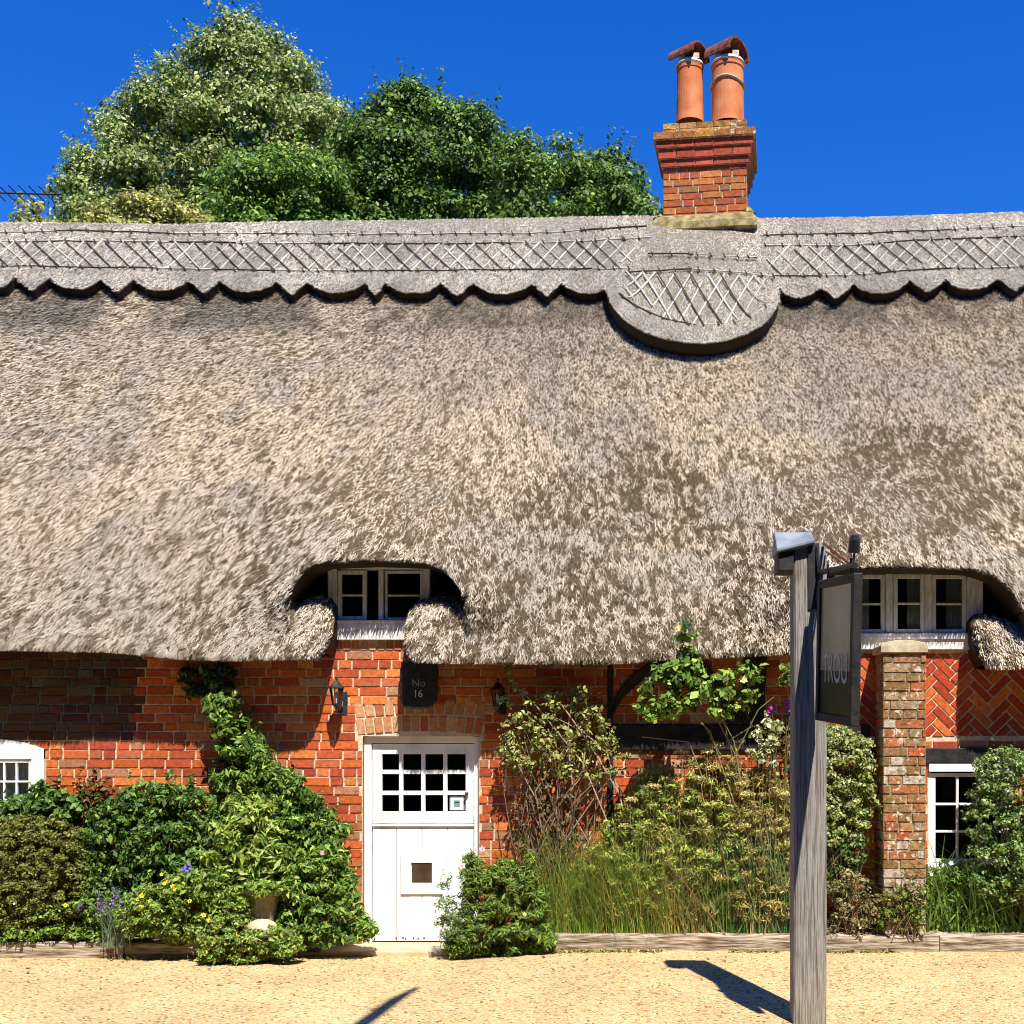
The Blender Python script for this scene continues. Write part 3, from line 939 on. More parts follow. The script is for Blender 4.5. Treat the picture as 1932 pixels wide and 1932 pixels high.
for L in (A1, A2, A3): hline(L, TA * 0.93)
lattice([(1180, 512), (1460, 519)], A3, 1176, 1456, TA * 0.93, 30, 56)
rods.build('hazel_rods', M_TWIG, roof)

# ---- chimney
CY = 3.02
chim_c = P(1331, 438, CY)
chx0, chx1 = PX(1251, CY), PX(1408, CY)
ccx = (chx0 + chx1) / 2; cw = (chx1 - chx0) / 2; cdp = 0.72
MC = Matrix.Translation((ccx, CY, 0)) @ Matrix.Rotation(math.radians(-7), 4, 'Z')
zc = lambda v: PZ(v, CY)
ch = MB()
MOSSY = [(0.42, 0.12, 0.04), (0.34, 0.09, 0.035), (0.46, 0.17, 0.05), (0.30, 0.14, 0.06), (0.40, 0.10, 0.045)]
MW = [1, 1, 1, 0.7, 1]
def tc_front(hw_, y0): return lambda a, d, z: MC @ Vector((a, y0 + d, z))
bricks(ch, -cw, cw, zc(440), zc(314), [], lambda a, d, z: MC @ Vector((a, d, z)), MOSSY, MW, mort=(0.5, 0.40, 0.28))
bricks(ch, 0, cdp, zc(440), zc(314), [], lambda a, d, z: MC @ Vector((cw - d, a, z)), MOSSY, MW, mort=(0.5, 0.40, 0.28))
bricks(ch, 0, cdp, zc(440), zc(314), [], lambda a, d, z: MC @ Vector((-cw + d, cdp - a, z)), MOSSY, MW, mort=(0.5, 0.40, 0.28))
ch.box(-cw + 0.02, cw - 0.02, 0.02, cdp - 0.01, zc(440) - 1.2, zc(316), (0.3, 0.12, 0.06), MC)
def course_ring(o, z0, z1, pal, moss=0.0):
    # a course of bricks projecting by o on all sides
    n = 5
    for k in range(n):
        a0 = -cw - o + (2 * (cw + o)) * k / n; a1 = -cw - o + (2 * (cw + o)) * (k + 1) / n
        c = random.choice(pal); j = random.uniform(0.85, 1.15); c = tuple(x * j for x in c)
        ch.box(a0 + 0.004, a1 - 0.004, -o + random.uniform(-.002, .002), cdp / 2, z0 + 0.003, z1 - 0.003, c, MC)
        ch.box(a0 + 0.004, a1 - 0.004, cdp / 2 + 0.001, cdp + o, z0 + 0.003, z1 - 0.003, c, MC)
    ch.box(-cw - o + 0.012, cw + o - 0.012, -o + 0.012, cdp + o - 0.012, z0 - 0.001, z1 + 0.001, (0.45, 0.3, 0.2), MC)
RB = [(0.36, 0.07, 0.035), (0.42, 0.09, 0.045), (0.33, 0.06, 0.03)]
OCH = [(0.42, 0.20, 0.05), (0.34, 0.17, 0.05), (0.46, 0.25, 0.09), (0.30, 0.13, 0.045)]
ch.box(-cw - 0.001, cw + 0.001, -0.001, cdp, zc(316), zc(313), (0.3, 0.1, 0.05), MC)
course_ring(0.028, zc(313), zc(299), RB)
course_ring(0.052, zc(299), zc(281), RB)
course_ring(0.074, zc(281), zc(267), RB)
chim = ch.build('chimney', M_BRICK, house)
ch = MB()
course_ring(0.105, zc(267), zc(253), OCH)
course_ring(0.01, zc(253), zc(241), OCH)
course_ring(0.006, zc(241), zc(229), OCH)
ch.build('chimney_crown', M_LICHEN, chim, bevel=0.004)
fz = MB()
vs = [MC @ Vector((sx_ * (cw - 0.01), y_, zc(229))) for sx_, y_ in ((-1, 0.0), (1, 0.0), (1, cdp), (-1, cdp))] + [MC @ Vector((sx_ * (cw - 0.12), y_, zc(222))) for sx_, y_ in ((-1, 0.12), (1, 0.12), (1, cdp - 0.12), (-1, cdp - 0.12))]
fz.add(vs, [(0, 1, 5, 4), (1, 2, 6, 5), (2, 3, 7, 6), (3, 0, 4, 7), (4, 5, 6, 7)])
fz.build('mortar_flaunching', M_SKIRT, chim)
# mortar skirt where the stack meets the thatch
sk_ = MB()
nseg = 14
for row in range(1):
    ring = []
    prof = [(0.0, zc(404)), (0.07, zc(410)), (0.115, zc(424)), (0.12, zc(437)), (0.05, zc(442))]
    vs = []
    for i in range(nseg + 1):
        a = -1 + 2 * i / nseg
        for o, z in prof:
            jit = random.uniform(-0.008, 0.008)
            vs.append(MC @ Vector((a * (cw + o), -o + jit, z + jit)))
    m_ = len(prof)
    fs = [(i * m_ + k, (i + 1) * m_ + k, (i + 1) * m_ + k + 1, i * m_ + k + 1) for i in range(nseg) for k in range(m_ - 1)]
    sk_.add(vs, fs)
    for sg in (-1, 1):
        vs = []
        for i in range(9):
            y = cdp * i / 8
            for o, z in [(0.0, zc(384)), (0.05, zc(391)), (0.10, zc(404)), (0.12, zc(437)), (0.05, zc(446))]:
                jit = random.uniform(-0.008, 0.008)
                yy = y if i else -o
                vs.append(MC @ Vector((sg * (cw + o), yy, (z if i else z * 0.6 + 0.4 * zc(430)) + jit)))
        fs = [(i * 5 + k, (i + 1) * 5 + k, (i + 1) * 5 + k + 1, i * 5 + k + 1) for i in range(8) for k in range(4)]
        sk_.add(vs, fs)
sk_.build('mortar_skirt', M_SKIRT, chim)


def pot(u0, u1, vb, vt, ycen, collar):
    x = (PX(u0, ycen) + PX(u1, ycen)) / 2; r = (PX(u1, ycen) - PX(u0, ycen)) / 2
    z0 = PZ(vb, ycen); z1 = PZ(vt, ycen)
    p = MB()
    prof = [(r * 1.04, z0 - 0.05), (r * 1.0, z0 + 0.05), (r * 0.95, z1 - 0.10)]
    prof += [(r * 1.0, z1 - 0.095), (r * 1.0, z1 - 0.055), (r * 0.93, z1 - 0.05), (r * 0.9, z1), (r * 0.75, z1), (r * 0.75, z1 - 0.3)]
    p.lathe(prof, (x, ycen, 0), 28)
    po = p.build('chimney_pot', M_TERRA, chim, smooth=False)
    l = MB(); l.lathe([(r * 1.01, z1 - 0.055), (r * 1.06, z1 - 0.04), (r * 0.96, z1 - 0.005)], (x, ycen, 0), 28)
    for a_ in range(4):
        an = a_ * math.pi / 2 + 0.6
        l.box(x + r * 0.75 * math.cos(an) - 0.035, x + r * 0.75 * math.cos(an) + 0.035, ycen + r * 0.75 * math.sin(an) - 0.035, ycen + r * 0.75 * math.sin(an) + 0.035, z1 - 0.01, z1 + 0.05)
    if collar:
        zc_ = PZ(166, ycen)
        for k in range(22):
            an = 2 * math.pi * k / 22
            l.tube([(x + r * 1.03 * math.cos(an), ycen + r * 1.03 * math.sin(an), zc_ + 0.05 * math.sin(an * 1.0 + 0.4) ** 2), (x + r * 1.03 * math.cos(an + 0.3), ycen + r * 1.03 * math.sin(an + 0.3), zc_ + 0.05 * math.sin((an + 0.3) + 0.4) ** 2)], 0.011, 5)
    l.build('mortar_collar', M_LIME, chim)
    # half round tile as a cowl
    c = MB(); R0 = r * 1.1; Lc = 0.34; k = 14
    Mx = Matrix.Translation((x - 0.015, ycen, z1 + 0.045)) @ Matrix.Rotation(math.radians(52), 4, 'Z')
    vs = []
    for s, (yy, rr) in enumerate(((-Lc / 2, R0), (Lc / 2, R0 * 0.92), (Lc / 2, R0 * 0.78), (-Lc / 2, R0 * 0.85))):
        for j in range(k + 1):
            an = math.radians(-8) + math.radians(196) * j / k
            vs.append(Mx @ Vector((rr * math.cos(an) * 1.02, yy, rr * math.sin(an) * 0.82)))
    fs = []
    for s in range(4):
        t_ = (s + 1) % 4
        for j in range(k): fs.append((s * (k + 1) + j, s * (k + 1) + j + 1, t_ * (k + 1) + j + 1, t_ * (k + 1) + j))
    fs += [(0, k + 1, 2 * (k + 1), 3 * (k + 1)), (k, 2 * k + 1, 3 * k + 2, 4 * k + 3)]
    c.add(vs, fs)
    c.build('cowl_tile', M_COWL, chim)
pot(1276, 1327, 226, 120, CY + 0.33, False)
pot(1342, 1404, 230, 117, CY + 0.24, True)

# ---- windows and door
def frame_boxes(mb, x0, x1, z0, z1, t, y0, y1):
    mb.box(x0, x0 + t, y0, y1, z0, z1); mb.box(x1 - t, x1, y0, y1, z0, z1)
    mb.box(x0 + t, x1 - t, y0 + 0.001, y1, z0, z0 + t); mb.box(x0 + t, x1 - t, y0 + 0.001, y1, z1 - t, z1)


def sash(parent, x0, x1, z0, z1, y, cols, rows, t=0.035, bar=0.016, m=None, dep=0.035):
    s = MB(); frame_boxes(s, x0, x1, z0, z1, t, y, y + dep)
    for i in range(1, cols):
        xm = x0 + t + (x1 - x0 - 2 * t) * i / cols
        s.box(xm - bar / 2, xm + bar / 2, y + 0.004, y + dep, z0 + t, z1 - t)
    for j in range(1, rows):
        zm = z0 + t + (z1 - z0 - 2 * t) * j / rows
        for i in range(cols):
            xa = x0 + t + (x1 - x0 - 2 * t) * i / cols + (bar / 2 if i else 0); xb = x0 + t + (x1 - x0 - 2 * t) * (i + 1) / cols - (bar / 2 if i < cols - 1 else 0)
            s.box(xa, xb, y + 0.004, y + dep, zm - bar / 2, zm + bar / 2)
    o = s.build('sash', m or M_WHITE, parent, bevel=0.003)
    gl = MB(); gl.add([(x0 + t * .8, y + dep * 0.7, z0 + t * .8), (x1 - t * .8, y + dep * 0.7, z0 + t * .8), (x1 - t * .8, y + dep * 0.7, z1 - t * .8), (x0 + t * .8, y + dep * 0.7, z1 - t * .8)], [(0, 1, 2, 3)])
    gl.build('glass_pane', M_GLASS, parent)
    return o


def curtain(parent, x0, x1, z0, z1, y, col, amp=0.02, nf=9, ztilt=0.0):
    n = nf * 8; vs = []
    for i in range(n + 1):
        a = i / n
        yy = y + amp * math.sin(a * nf * 2 * math.pi) + 0.006 * math.sin(a * 37)
        vs += [(x0 + (x1 - x0) * a, yy, z0 + 0.01 * math.sin(a * 50)), (x0 + (x1 - x0) * a + ztilt * (1 - a), yy * 1.0, z1)]
    c = MB(); c.add(vs, [(2 * i, 2 * i + 2, 2 * i + 3, 2 * i + 1) for i in range(n)], col)
    return c.build('curtain', M_CURTAIN, parent, smooth=True)


# dormer window over the door
d1 = MB()
x0, x1 = D1[0], D1[1]; zb_, zt_ = D1[2], 3.24
d1.box(x0, x0 + 0.075, -0.03, 0.08, vz(1177), zt_); d1.box(x1 - 0.06, x1, -0.03, 0.08, vz(1177), zt_)
d1.box(x0 + 0.075, x1 - 0.06, -0.028, 0.08, zt_ - 0.06, zt_)
d1.box(ux(715), ux(724), -0.025, 0.06, vz(1175), zt_ - 0.06)
dw = d1.build('dormer_window', M_OLDPAINT, house, bevel=0.004)
dw['label'] = 'narrow weathered window with a casement ajar over the door'
s_ = MB(); s_.box(x0 - 0.01, x1 + 0.01, -0.045, 0.09, zb_, vz(1176)); s_.box(x0 - 0.005, x1 + 0.005, -0.055, 0.09, vz(1176), vz(1171))
s_.build('sill_board', M_OLDPAINT, dw, bevel=0.004)
sash(dw, x0 + 0.08, ux(692), vz(1171) + 0.005, zt_ - 0.07, -0.015, 1, 2, 0.032, 0.016, M_OLDPAINT)
sash(dw, ux(726), x1 - 0.065, vz(1171) + 0.005, zt_ - 0.07, 0.0, 1, 2, 0.022, 0.014, M_OLDPAINT)
# wide dormer window on the right
d2 = MB()
x0, x1 = D2[0], D2[1]; zb_, zt_ = D2[2], 3.2
d2.box(x0, x0 + 0.13, -0.03, 0.08, vz(1196), zt_); d2.box(x1 - 0.13, x1, -0.03, 0.08, vz(1196), zt_)
d2.box(x0 + 0.13, x1 - 0.13, -0.028, 0.08, zt_ - 0.06, zt_)
w3 = (x1 - x0 - 0.26) / 3
for i in (1, 2): d2.box(x0 + 0.13 + w3 * i - 0.03, x0 + 0.13 + w3 * i + 0.03, -0.025, 0.08, vz(1196), zt_ - 0.06)
dw2 = d2.build('dormer_window', M_OLDPAINT, house, bevel=0.004)
dw2['label'] = 'wide weathered three-light window with pale curtains above the buttress'
s_ = MB(); s_.box(x0 - 0.005, x1 + 0.005, -0.045, 0.09, zb_, vz(1207)); s_.box(x0 - 0.01, x1 + 0.01, -0.06, 0.09, vz(1207), vz(1196))
s_.build('sill_board', M_OLDPAINT, dw2, bevel=0.004)
for i in range(3):
    xa = x0 + 0.13 + w3 * i + (0.03 if i else 0) + 0.004; xb = x0 + 0.13 + w3 * (i + 1) - (0.03 if i < 2 else 0) - 0.004
    sash(dw2, xa, xb, vz(1196) + 0.005, zt_ - 0.065, -0.035 if i == 1 else -0.012, 1, 2, 0.034, 0.018, M_OLDPAINT)
CU_ = (0.82, 0.73, 0.60)
curtain(dw2, x0 + 0.95, x1 - 0.14, vz(1194), 3.15, 0.052, CU_, 0.012, 6, 0.0)
curtain(dw2, x0 + 0.62, x0 + 0.78, vz(1196), 3.15, 0.052, CU_, 0.012, 3, 0.0)
curtain(dw2, x0 + 0.12, x0 + 0.30, vz(1196), 3.15, 0.052, CU_, 0.012, 3, 0.0)

# arched window at the far left
lw = MB()
x0, x1 = LWIN[0], LWIN[1]; z0, z1 = LWIN[2], LWIN[3]
xm = (x0 + x1) / 2
n = 12
outer = [(x0 + 0.004, z0)] + [(x0 + 0.004 + (x1 - x0 - 0.008) * i / n, vz(1413) + 0.085 * (1 - (2 * i / n - 1) ** 2)) for i in range(n + 1)] + [(x1 - 0.004, z0)]
zi = vz(1432); xi0, xi1 = x0 + 0.11, x1 - 0.11
top_p = [p for p in outer[1:-1]]
vs = []; fs = []
for p in top_p: vs += [(p[0], -0.012, p[1]), (p[0], -0.012, zi)]
fs = [(2 * i, 2 * i + 1, 2 * i + 3, 2 * i + 2) for i in range(len(top_p) - 1)]
lw.add(vs, fs)
vs2 = [(a, 0.06, c) for a, b, c in vs]
lw.add([v for p, q in zip(vs[0::2], vs2[0::2]) for v in (p, q)], [(2 * i, 2 * i + 2, 2 * i + 3, 2 * i + 1) for i in range(len(top_p) - 1)])
lw.add([v for p, q in zip(vs[1::2], vs2[1::2]) for v in (p, q)], [(2 * i, 2 * i + 1, 2 * i + 3, 2 * i + 2) for i in range(len(top_p) - 1)])
lw.box(x0 + 0.004, xi0, -0.012, 0.06, z0, zi - 0.001); lw.box(xi1, x1 - 0.004, -0.012, 0.06, z0, zi - 0.001)
lwo = lw.build('arched_window', M_WHITE, house)
lwo['label'] = 'white arched-head window with net curtains behind the shrubs'
s_ = MB(); s_.box(x0 - 0.03, x1 + 0.03, -0.07, 0.06, z0 - 0.03, z0 + 0.03); s_.build('sill', M_WHITE, lwo, bevel=0.005)
sash(lwo, xi0, xi1, z0 + 0.032, zi - 0.002, 0.0, 6, 3, 0.03, 0.016)
curtain(lwo, xi0, xi1, z0, zi, 0.062, (0.88, 0.88, 0.89), 0.010, 16)

# lower right window
rw = MB()
x0, x1 = RWIN[0], RWIN[1]; z0, z1 = RWIN[2], RWIN[3]
rw.box(x0, x1, -0.02, 0.08, vz(1456), z1)
rw.box(x0, x0 + 0.03, 0.012, 0.08, z0, vz(1458)); rw.box(x1 - 0.03, x1, 0.012, 0.08, z0, vz(1458))
rwo = rw.build('casement_window', M_WHITE, house, bevel=0.003)
rwo['label'] = 'white small-paned window half hidden by the variegated shrub'
sash(rwo, x0 + 0.032, x1 - 0.032, z0 + 0.02, vz(1459), 0.015, 3, 3, 0.03, 0.02)
s_ = MB(); s_.box(x0 - 0.02, x1 + 0.02, -0.06, 0.08, z0 - 0.06, z0 + 0.015); s_.build('sill', M_WHITE, rwo, bevel=0.005)
cs_ = MB(); cs_.box(ux(1793), ux(1822), -0.085, -0.062, vz(1643), vz(1622)); cs_.build('sill_bracket', M_WHITE, rwo, bevel=0.003)

# the stable door
x0, x1 = DOOR[0], DOOR[1]; zt_ = DOOR[3]
fr = MB(); YD = 0.05
jw0 = ux(698) - x0; jw1 = x1 - ux(893)
zl = vz(1402)
fr.box(x0 + 0.002, x0 + jw0, YD, YD + 0.09, 0.041, zl); fr.box(x1 - jw1, x1 - 0.002, YD, YD + 0.09, 0.041, zl)
n = 14; vs = []
for i in range(n + 1):
    s = -1 + 2 * i / n
    xx = (x0 + x1) / 2 + s * (x1 - x0 - 0.004) / 2
    vs += [(xx, YD, zt_ - 0.005 + 0.025 * (1 - s * s)), (xx, YD, zl + 0.001), (xx, YD + 0.09, zt_ - 0.005 + 0.025 * (1 - s * s)), (xx, YD + 0.09, zl + 0.001)]
fr.add(vs, [f for i in range(n) for f in ((4 * i, 4 * i + 1, 4 * i + 5, 4 * i + 4), (4 * i, 4 * i + 4, 4 * i + 6, 4 * i + 2), (4 * i + 1, 4 * i + 3, 4 * i + 7, 4 * i + 5))])
door = fr.build('stable_door', M_WHITE, house, bevel=0.003)
door['label'] = 'white half-glazed stable door set in a shallow brick arch'
ul = MB(); yl = YD + 0.025
lx0, lx1 = x0 + jw0 + 0.004, x1 - jw1 - 0.004
uz0, uz1 = vz(1555), zl - 0.006
cols_ = [(717, 749), (757, 791), (799, 833), (841, 876)]; rows_ = [(1423, 1453), (1461, 1493), (1501, 1532)]
ul.box(lx0, ux(717), yl, yl + 0.045, uz0, uz1); ul.box(ux(876), lx1, yl, yl + 0.045, uz0, uz1)
ul.box(ux(717), ux(876), yl + .001, yl + 0.045, uz0, vz(1532)); ul.box(ux(717), ux(876), yl + .001, yl + 0.045, vz(1423), uz1)
for a, b in ((749, 757), (791, 799), (833, 841)): ul.box(ux(a), ux(b), yl + 0.006, yl + 0.04, vz(1532), vz(1423))
for a, b in ((1453, 1461), (1493, 1501)):
    for c_, d_ in cols_: ul.box(ux(c_), ux(d_), yl + 0.007, yl + 0.04, vz(b), vz(a))
ul.build('upper_leaf', M_WHITE, door, bevel=0.003)
gl = MB(); gl.add([(ux(716), yl + 0.03, vz(1533)), (ux(877), yl + 0.03, vz(1533)), (ux(877), yl + 0.03, vz(1422)), (ux(716), yl + 0.03, vz(1422))], [(0, 1, 2, 3)])
gl.build('glass_pane', M_GLASS, door)
ll = MB(); gs = [lx0, ux(744), ux(793), ux(842), lx1]; lz0, lz1 = 0.05, vz(1561)
for a, b in zip(gs[:-1], gs[1:]): ll.box(a + 0.0015, b - 0.0015, yl + 0.004, yl + 0.045, lz0, lz1)
ll.box(lx0, lx1, yl - 0.012, yl + 0.04, vz(1560.5), vz(1556))
ll.build('lower_leaf', M_WHITE, door, bevel=0.004)
cf = MB(); frame_boxes(cf, ux(753), ux(832), vz(1689), vz(1610), 0.088, yl - 0.012, yl + 0.006); cfo = cf.build('cat_flap', M_WHITE, door, bevel=0.004)
cg = MB(); cg.box(ux(774), ux(815), yl - 0.004, yl + 0.0035, vz(1667), vz(1619)); cg.build('flap_pane', M_FLAP, door)
kn = MB(); kn.lathe([(0.0, -0.03), (0.014, -0.028), (0.017, -0.016), (0.008, -0.006), (0.008, 0.02)], P(881, 1497, yl), 14, M=Matrix.Rotation(math.radians(-90), 4, 'X'))
kn.build('door_knob', M_BRASS, door, smooth=True)
st = MB(); ys_ = yl + 0.022
st.box(ux(845), ux(873), ys_, ys_ + 0.002, vz(1530), vz(1503), (0.30, 0.38, 0.40)); st.box(ux(847), ux(870.5), ys_ - 0.002, ys_ - 0.0005, vz(1529), vz(1506), (0.80, 0.86, 0.86)); st.box(ux(853), ux(864.5), ys_ - 0.004, ys_ - 0.0025, vz(1523), vz(1511), (0.16, 0.30, 0.31)); st.box(ux(854), ux(863.5), ys_ - 0.0055, ys_ - 0.0045, vz(1516), vz(1514), (0.03, 0.06, 0.07))
st.build('window_sticker', M_STICKER, door)
for u, v in ((744, 1773), (757, 1772), (762, 1774), (777, 1773), (786, 1774), (797, 1773)):
    sc_ = MB(); sc_.box(ux(u) - 0.007, ux(u) + 0.007, yl + 0.001, yl + 0.006, vz(v) - 0.008, vz(v) + 0.008); sc_.build('nail_head', M_RUST, door)

# timber frame: rail, post and curved braces
def beam(name, poly, y0=-0.03, y1=0.05):
    b = MB(); b.prism([(ux(u), vz(v)) for u, v in poly], y0, y1)
    return b.build(name, M_BLACKWOOD, house, bevel=0.006)
beam('timber_rail', [(1150, 1414), (1640, 1416), (1640, 1370), (1150, 1367)])
beam('timber_post', [(1144, 1800), (1158, 1800), (1157, 1230), (1146, 1230)], -0.006, 0.05)
beam('timber_post', [(1398, 1366), (1440, 1366), (1448, 1225), (1404, 1225)], -0.027, 0.05)
beam('timber_brace', [(1158, 1347), (1175, 1318), (1200, 1294), (1228, 1276), (1248, 1262), (1262, 1250), (1228, 1250), (1200, 1268), (1175, 1292), (1158, 1318)], -0.024, 0.05)
beam('timber_brace', [(1397, 1350), (1378, 1310), (1352, 1276), (1330, 1250), (1300, 1250), (1330, 1285), (1355, 1322), (1372, 1364), (1397, 1364)], -0.024, 0.05)
beam('timber_lintel', [(1641, 1440), (2060, 1440), (2060, 1411), (1641, 1411)], -0.026, 0.05)

# brick buttress
by = -0.36
bx0, bx1 = PX(1667, by), PX(1747, by)
bt_ = MB()
def tint_b(a, z, c):
    n = float(fbm(a * 4 + 3, z * 4 + 8, 77, 4)); n2 = float(fbm(a * 9 + 13, z * 9 + 2, 78, 3))
    if n > 0.55: c = tuple(0.45 * x + 0.55 * y for x, y in zip(c, (0.22, 0.15, 0.07)))
    if n2 > 0.60 and z < 2.1: c = tuple(0.35 * x + 0.65 * y for x, y in zip(c, (0.55, 0.50, 0.42)))
    return c
BP = [(0.38, 0.13, 0.05), (0.30, 0.17, 0.08), (0.40, 0.20, 0.09), (0.26, 0.14, 0.06), (0.42, 0.10, 0.04), (0.36, 0.24, 0.14)]
BW = [1, 1, 1, 0.8, 0.6, 0.7]
ztop = PZ(1231, by)
# small patches of lichen and flaking on the brick faces
bricks(bt_, bx0, bx1, -0.05, ztop, [], lambda a, d, z: (a, by + d, z), BP, BW, tint=tint_b, mort=(0.44, 0.34, 0.22))
bricks(bt_, by, 0.0, -0.05, ztop, [], lambda a, d, z: (bx0 + d, -a + by, z), BP, BW, tint=tint_b, mort=(0.44, 0.34, 0.22))
bricks(bt_, by, 0.0, -0.05, ztop, [], lambda a, d, z: (bx1 - d, a, z), BP, BW, tint=tint_b, mort=(0.44, 0.34, 0.22))
bt_.box(bx0 + 0.012, bx1 - 0.012, by + 0.012, -0.004, -0.05, ztop + 0.004, (0.3, 0.15, 0.08))
but = bt_.build('buttress', M_LICHEN, house)
cp = MB(); n = 10
xa, xb = bx0 - 0.025, bx1 + 0.012
poly = [(xa, ztop), (xb, ztop), (xb, ztop + 0.05)] + [((xa + xb) / 2 + (xb - xa) / 2 * math.cos(t), ztop + 0.05 + 0.05 * math.sin(t)) for t in np.linspace(0.05, math.pi - 0.05, 12)] + [(xa, ztop + 0.05)]
cp.prism(poly, by - 0.02, -0.001)
cp.build('coping_stone', M_STONE, but, bevel=0.008)

# ------------------------------------------------------------------ kerb timbers, step, beds
def sleeper(label, p0, p1, hgt, wid, tilt, seed, zb=0.0):
    """a weathered timber laid on its side from p0 to p1 (front bottom corners)"""
    p0 = Vector(p0); p1 = Vector(p1); L = (p1 - p0).length
    n = max(6, int(L / 0.06)); t = (p1 - p0).normalized(); b = Vector((-t.y, t.x, 0))
    rg = random.Random(seed); vs = []; fs = []
    ring = [(0.0, 0.0), (-0.004, hgt * 0.5), (0.0, hgt - tilt), (0.012, hgt - tilt + 0.01), (wid * 0.5, hgt - tilt * 0.4 + 0.004), (wid - 0.01, hgt), (wid, hgt - 0.012), (wid, 0.0)]
    m = len(ring)
    for i in range(n + 1):
        s = L * i / n
        w1 = 0.014 * (fbm(np.array([s * 2.2 + seed]), np.array([0.3]), seed, 3)[0] - 0.5); w2 = 0.03 * (fbm(np.array([s * 1.6 + seed]), np.array([4.3]), seed, 3)[0] - 0.5)
        for o, z in ring:
            q = p0 + t * s + b * (o + w1 + rg.uniform(-.003, .003)) + Vector((0, 0, (z + (w2 + rg.uniform(-.004, .004)) * (z > 0.02) - 0.03 * (z <= 0.0))))
            vs.append(q)
    for i in range(n):
        for j in range(m): fs.append((i * m + j, i * m + (j + 1) % m, (i + 1) * m + (j + 1) % m, (i + 1) * m + j)[::-1])
    fs.append(tuple(range(m))); fs.append(tuple(n * m + j for j in range(m))[::-1])
    o = MB(); o.add([v - Vector((p0.x, p0.y, 0)) for v in vs], fs)
    ob = o.build('kerb_timber', M_SLEEPER)
    ob.location = (p0.x, p0.y, 0)
    tag(ob, label, 'kerb timber', 'weathered timbers edging the flower beds')
    return ob


sleeper('kerb timber under the clipped dome shrub at the far left', (-7.2, -0.40, 0.0), (PX(232, -0.45), -0.45, 0.0), 0.16, 0.27, 0.035, 3)
sleeper('short kerb timber half buried under the yellow-flowered plants', (PX(233, -0.42), -0.42, 0), (PX(430, -0.42), -0.42, 0), 0.14, 0.27, 0.03, 5)
sleeper('long pale kerb timber in front of the tall grasses', (PX(1040, -0.36), -0.36, 0.05), (PX(1500, -0.42), -0.42, 0.05), 0.165, 0.27, 0.045, 8)
sleeper('kerb timber with a dark knot between signpost and buttress', (PX(1502, -0.42), -0.42, 0.05), (PX(1772, -0.44), -0.44, 0.05), 0.165, 0.27, 0.045, 13)
sleeper('kerb timber in front of the dark strappy plants at the far right', (PX(1774, -0.44), -0.44, 0.045), (5.2, -0.5, 0.045), 0.165, 0.27, 0.045, 17)
sb = MB()
sb.box(-8.4, PX(560, -0.2), -0.2, -0.001, -0.05, 0.10); sb.box(PX(900, -0.2), 5.9, -0.2, -0.001, -0.05, 0.15)
tag(sb.build('flower_bed_soil', M_SOIL), kind='structure')
stp = MB(); stp.prism([(PX(556, -0.34), -0.02), (PX(905, -0.34), -0.02), (PX(905, -0.34), 0.036), (PX(690, -0.34), 0.04), (PX(566, -0.34), 0.032)], -0.36, 0.12)
so_ = stp.build('doorstep', M_STEP, bevel=0.008)
tag(so_, 'worn buff stone doorstep below the white door', 'doorstep')

# ------------------------------------------------------------------ lanterns and slate plaque on the wall
def lantern(u, vtop, label):
    y = -0.17
    c = P(u, vtop, y)
    e = empty('wall_lantern', (c.x, 0, c.z), label, 'lantern', 'black lanterns either side of the door')
    k = 6
    r = MB(); r.lathe([(0.0, 0.0), (0.008, -0.005), (0.012, -0.02), (0.006, -0.035), (0.022, -0.045), (0.045, -0.075), (0.066, -0.092), (0.066, -0.10), (0.0, -0.098)], c, k); r.build('roof', M_IRON, e)
    b = MB()
    for j in range(k):
        an = 2 * math.pi * j / k
        b.tube([(c.x + 0.055 * math.cos(an), y + 0.055 * math.sin(an), c.z - 0.10), (c.x + 0.034 * math.cos(an), y + 0.034 * math.sin(an), c.z - 0.225)], 0.0045, 4)
    b.lathe([(0.0, -0.222), (0.037, -0.224), (0.037, -0.236), (0.02, -0.25), (0.008, -0.27), (0.013, -0.285), (0.0, -0.305)], c, k)
    b.build('cage', M_IRON, e)
    g_ = MB(); g_.lathe([(0.051, -0.10), (0.031, -0.222)], c, k); g_.build('glass', M_GLASS, e)
    l = MB(); l.lathe([(0.0, -0.13), (0.012, -0.135), (0.015, -0.165), (0.009, -0.19), (0.009, -0.222)], c, 10); l.build('bulb', M_LETTER, e, smooth=True)
    a = MB(); a.tube([(c.x, y, c.z - 0.24), (c.x + 0.012, y + 0.05, c.z - 0.275), (c.x + 0.012, y + 0.12, c.z - 0.26), (c.x + 0.012, y + 0.165, c.z - 0.20)], 0.009, 6)
    a.box(c.x - 0.028, c.x + 0.05, -0.014, -0.004, c.z - 0.30, c.z - 0.12); a.build('bracket', M_IRON, e, bevel=0.003)
lantern(635, 1276, 'black lantern on the sunlit brick left of the slate house plaque')
lantern(939, 1279, 'black lantern in the eave shadow right of the door arch')

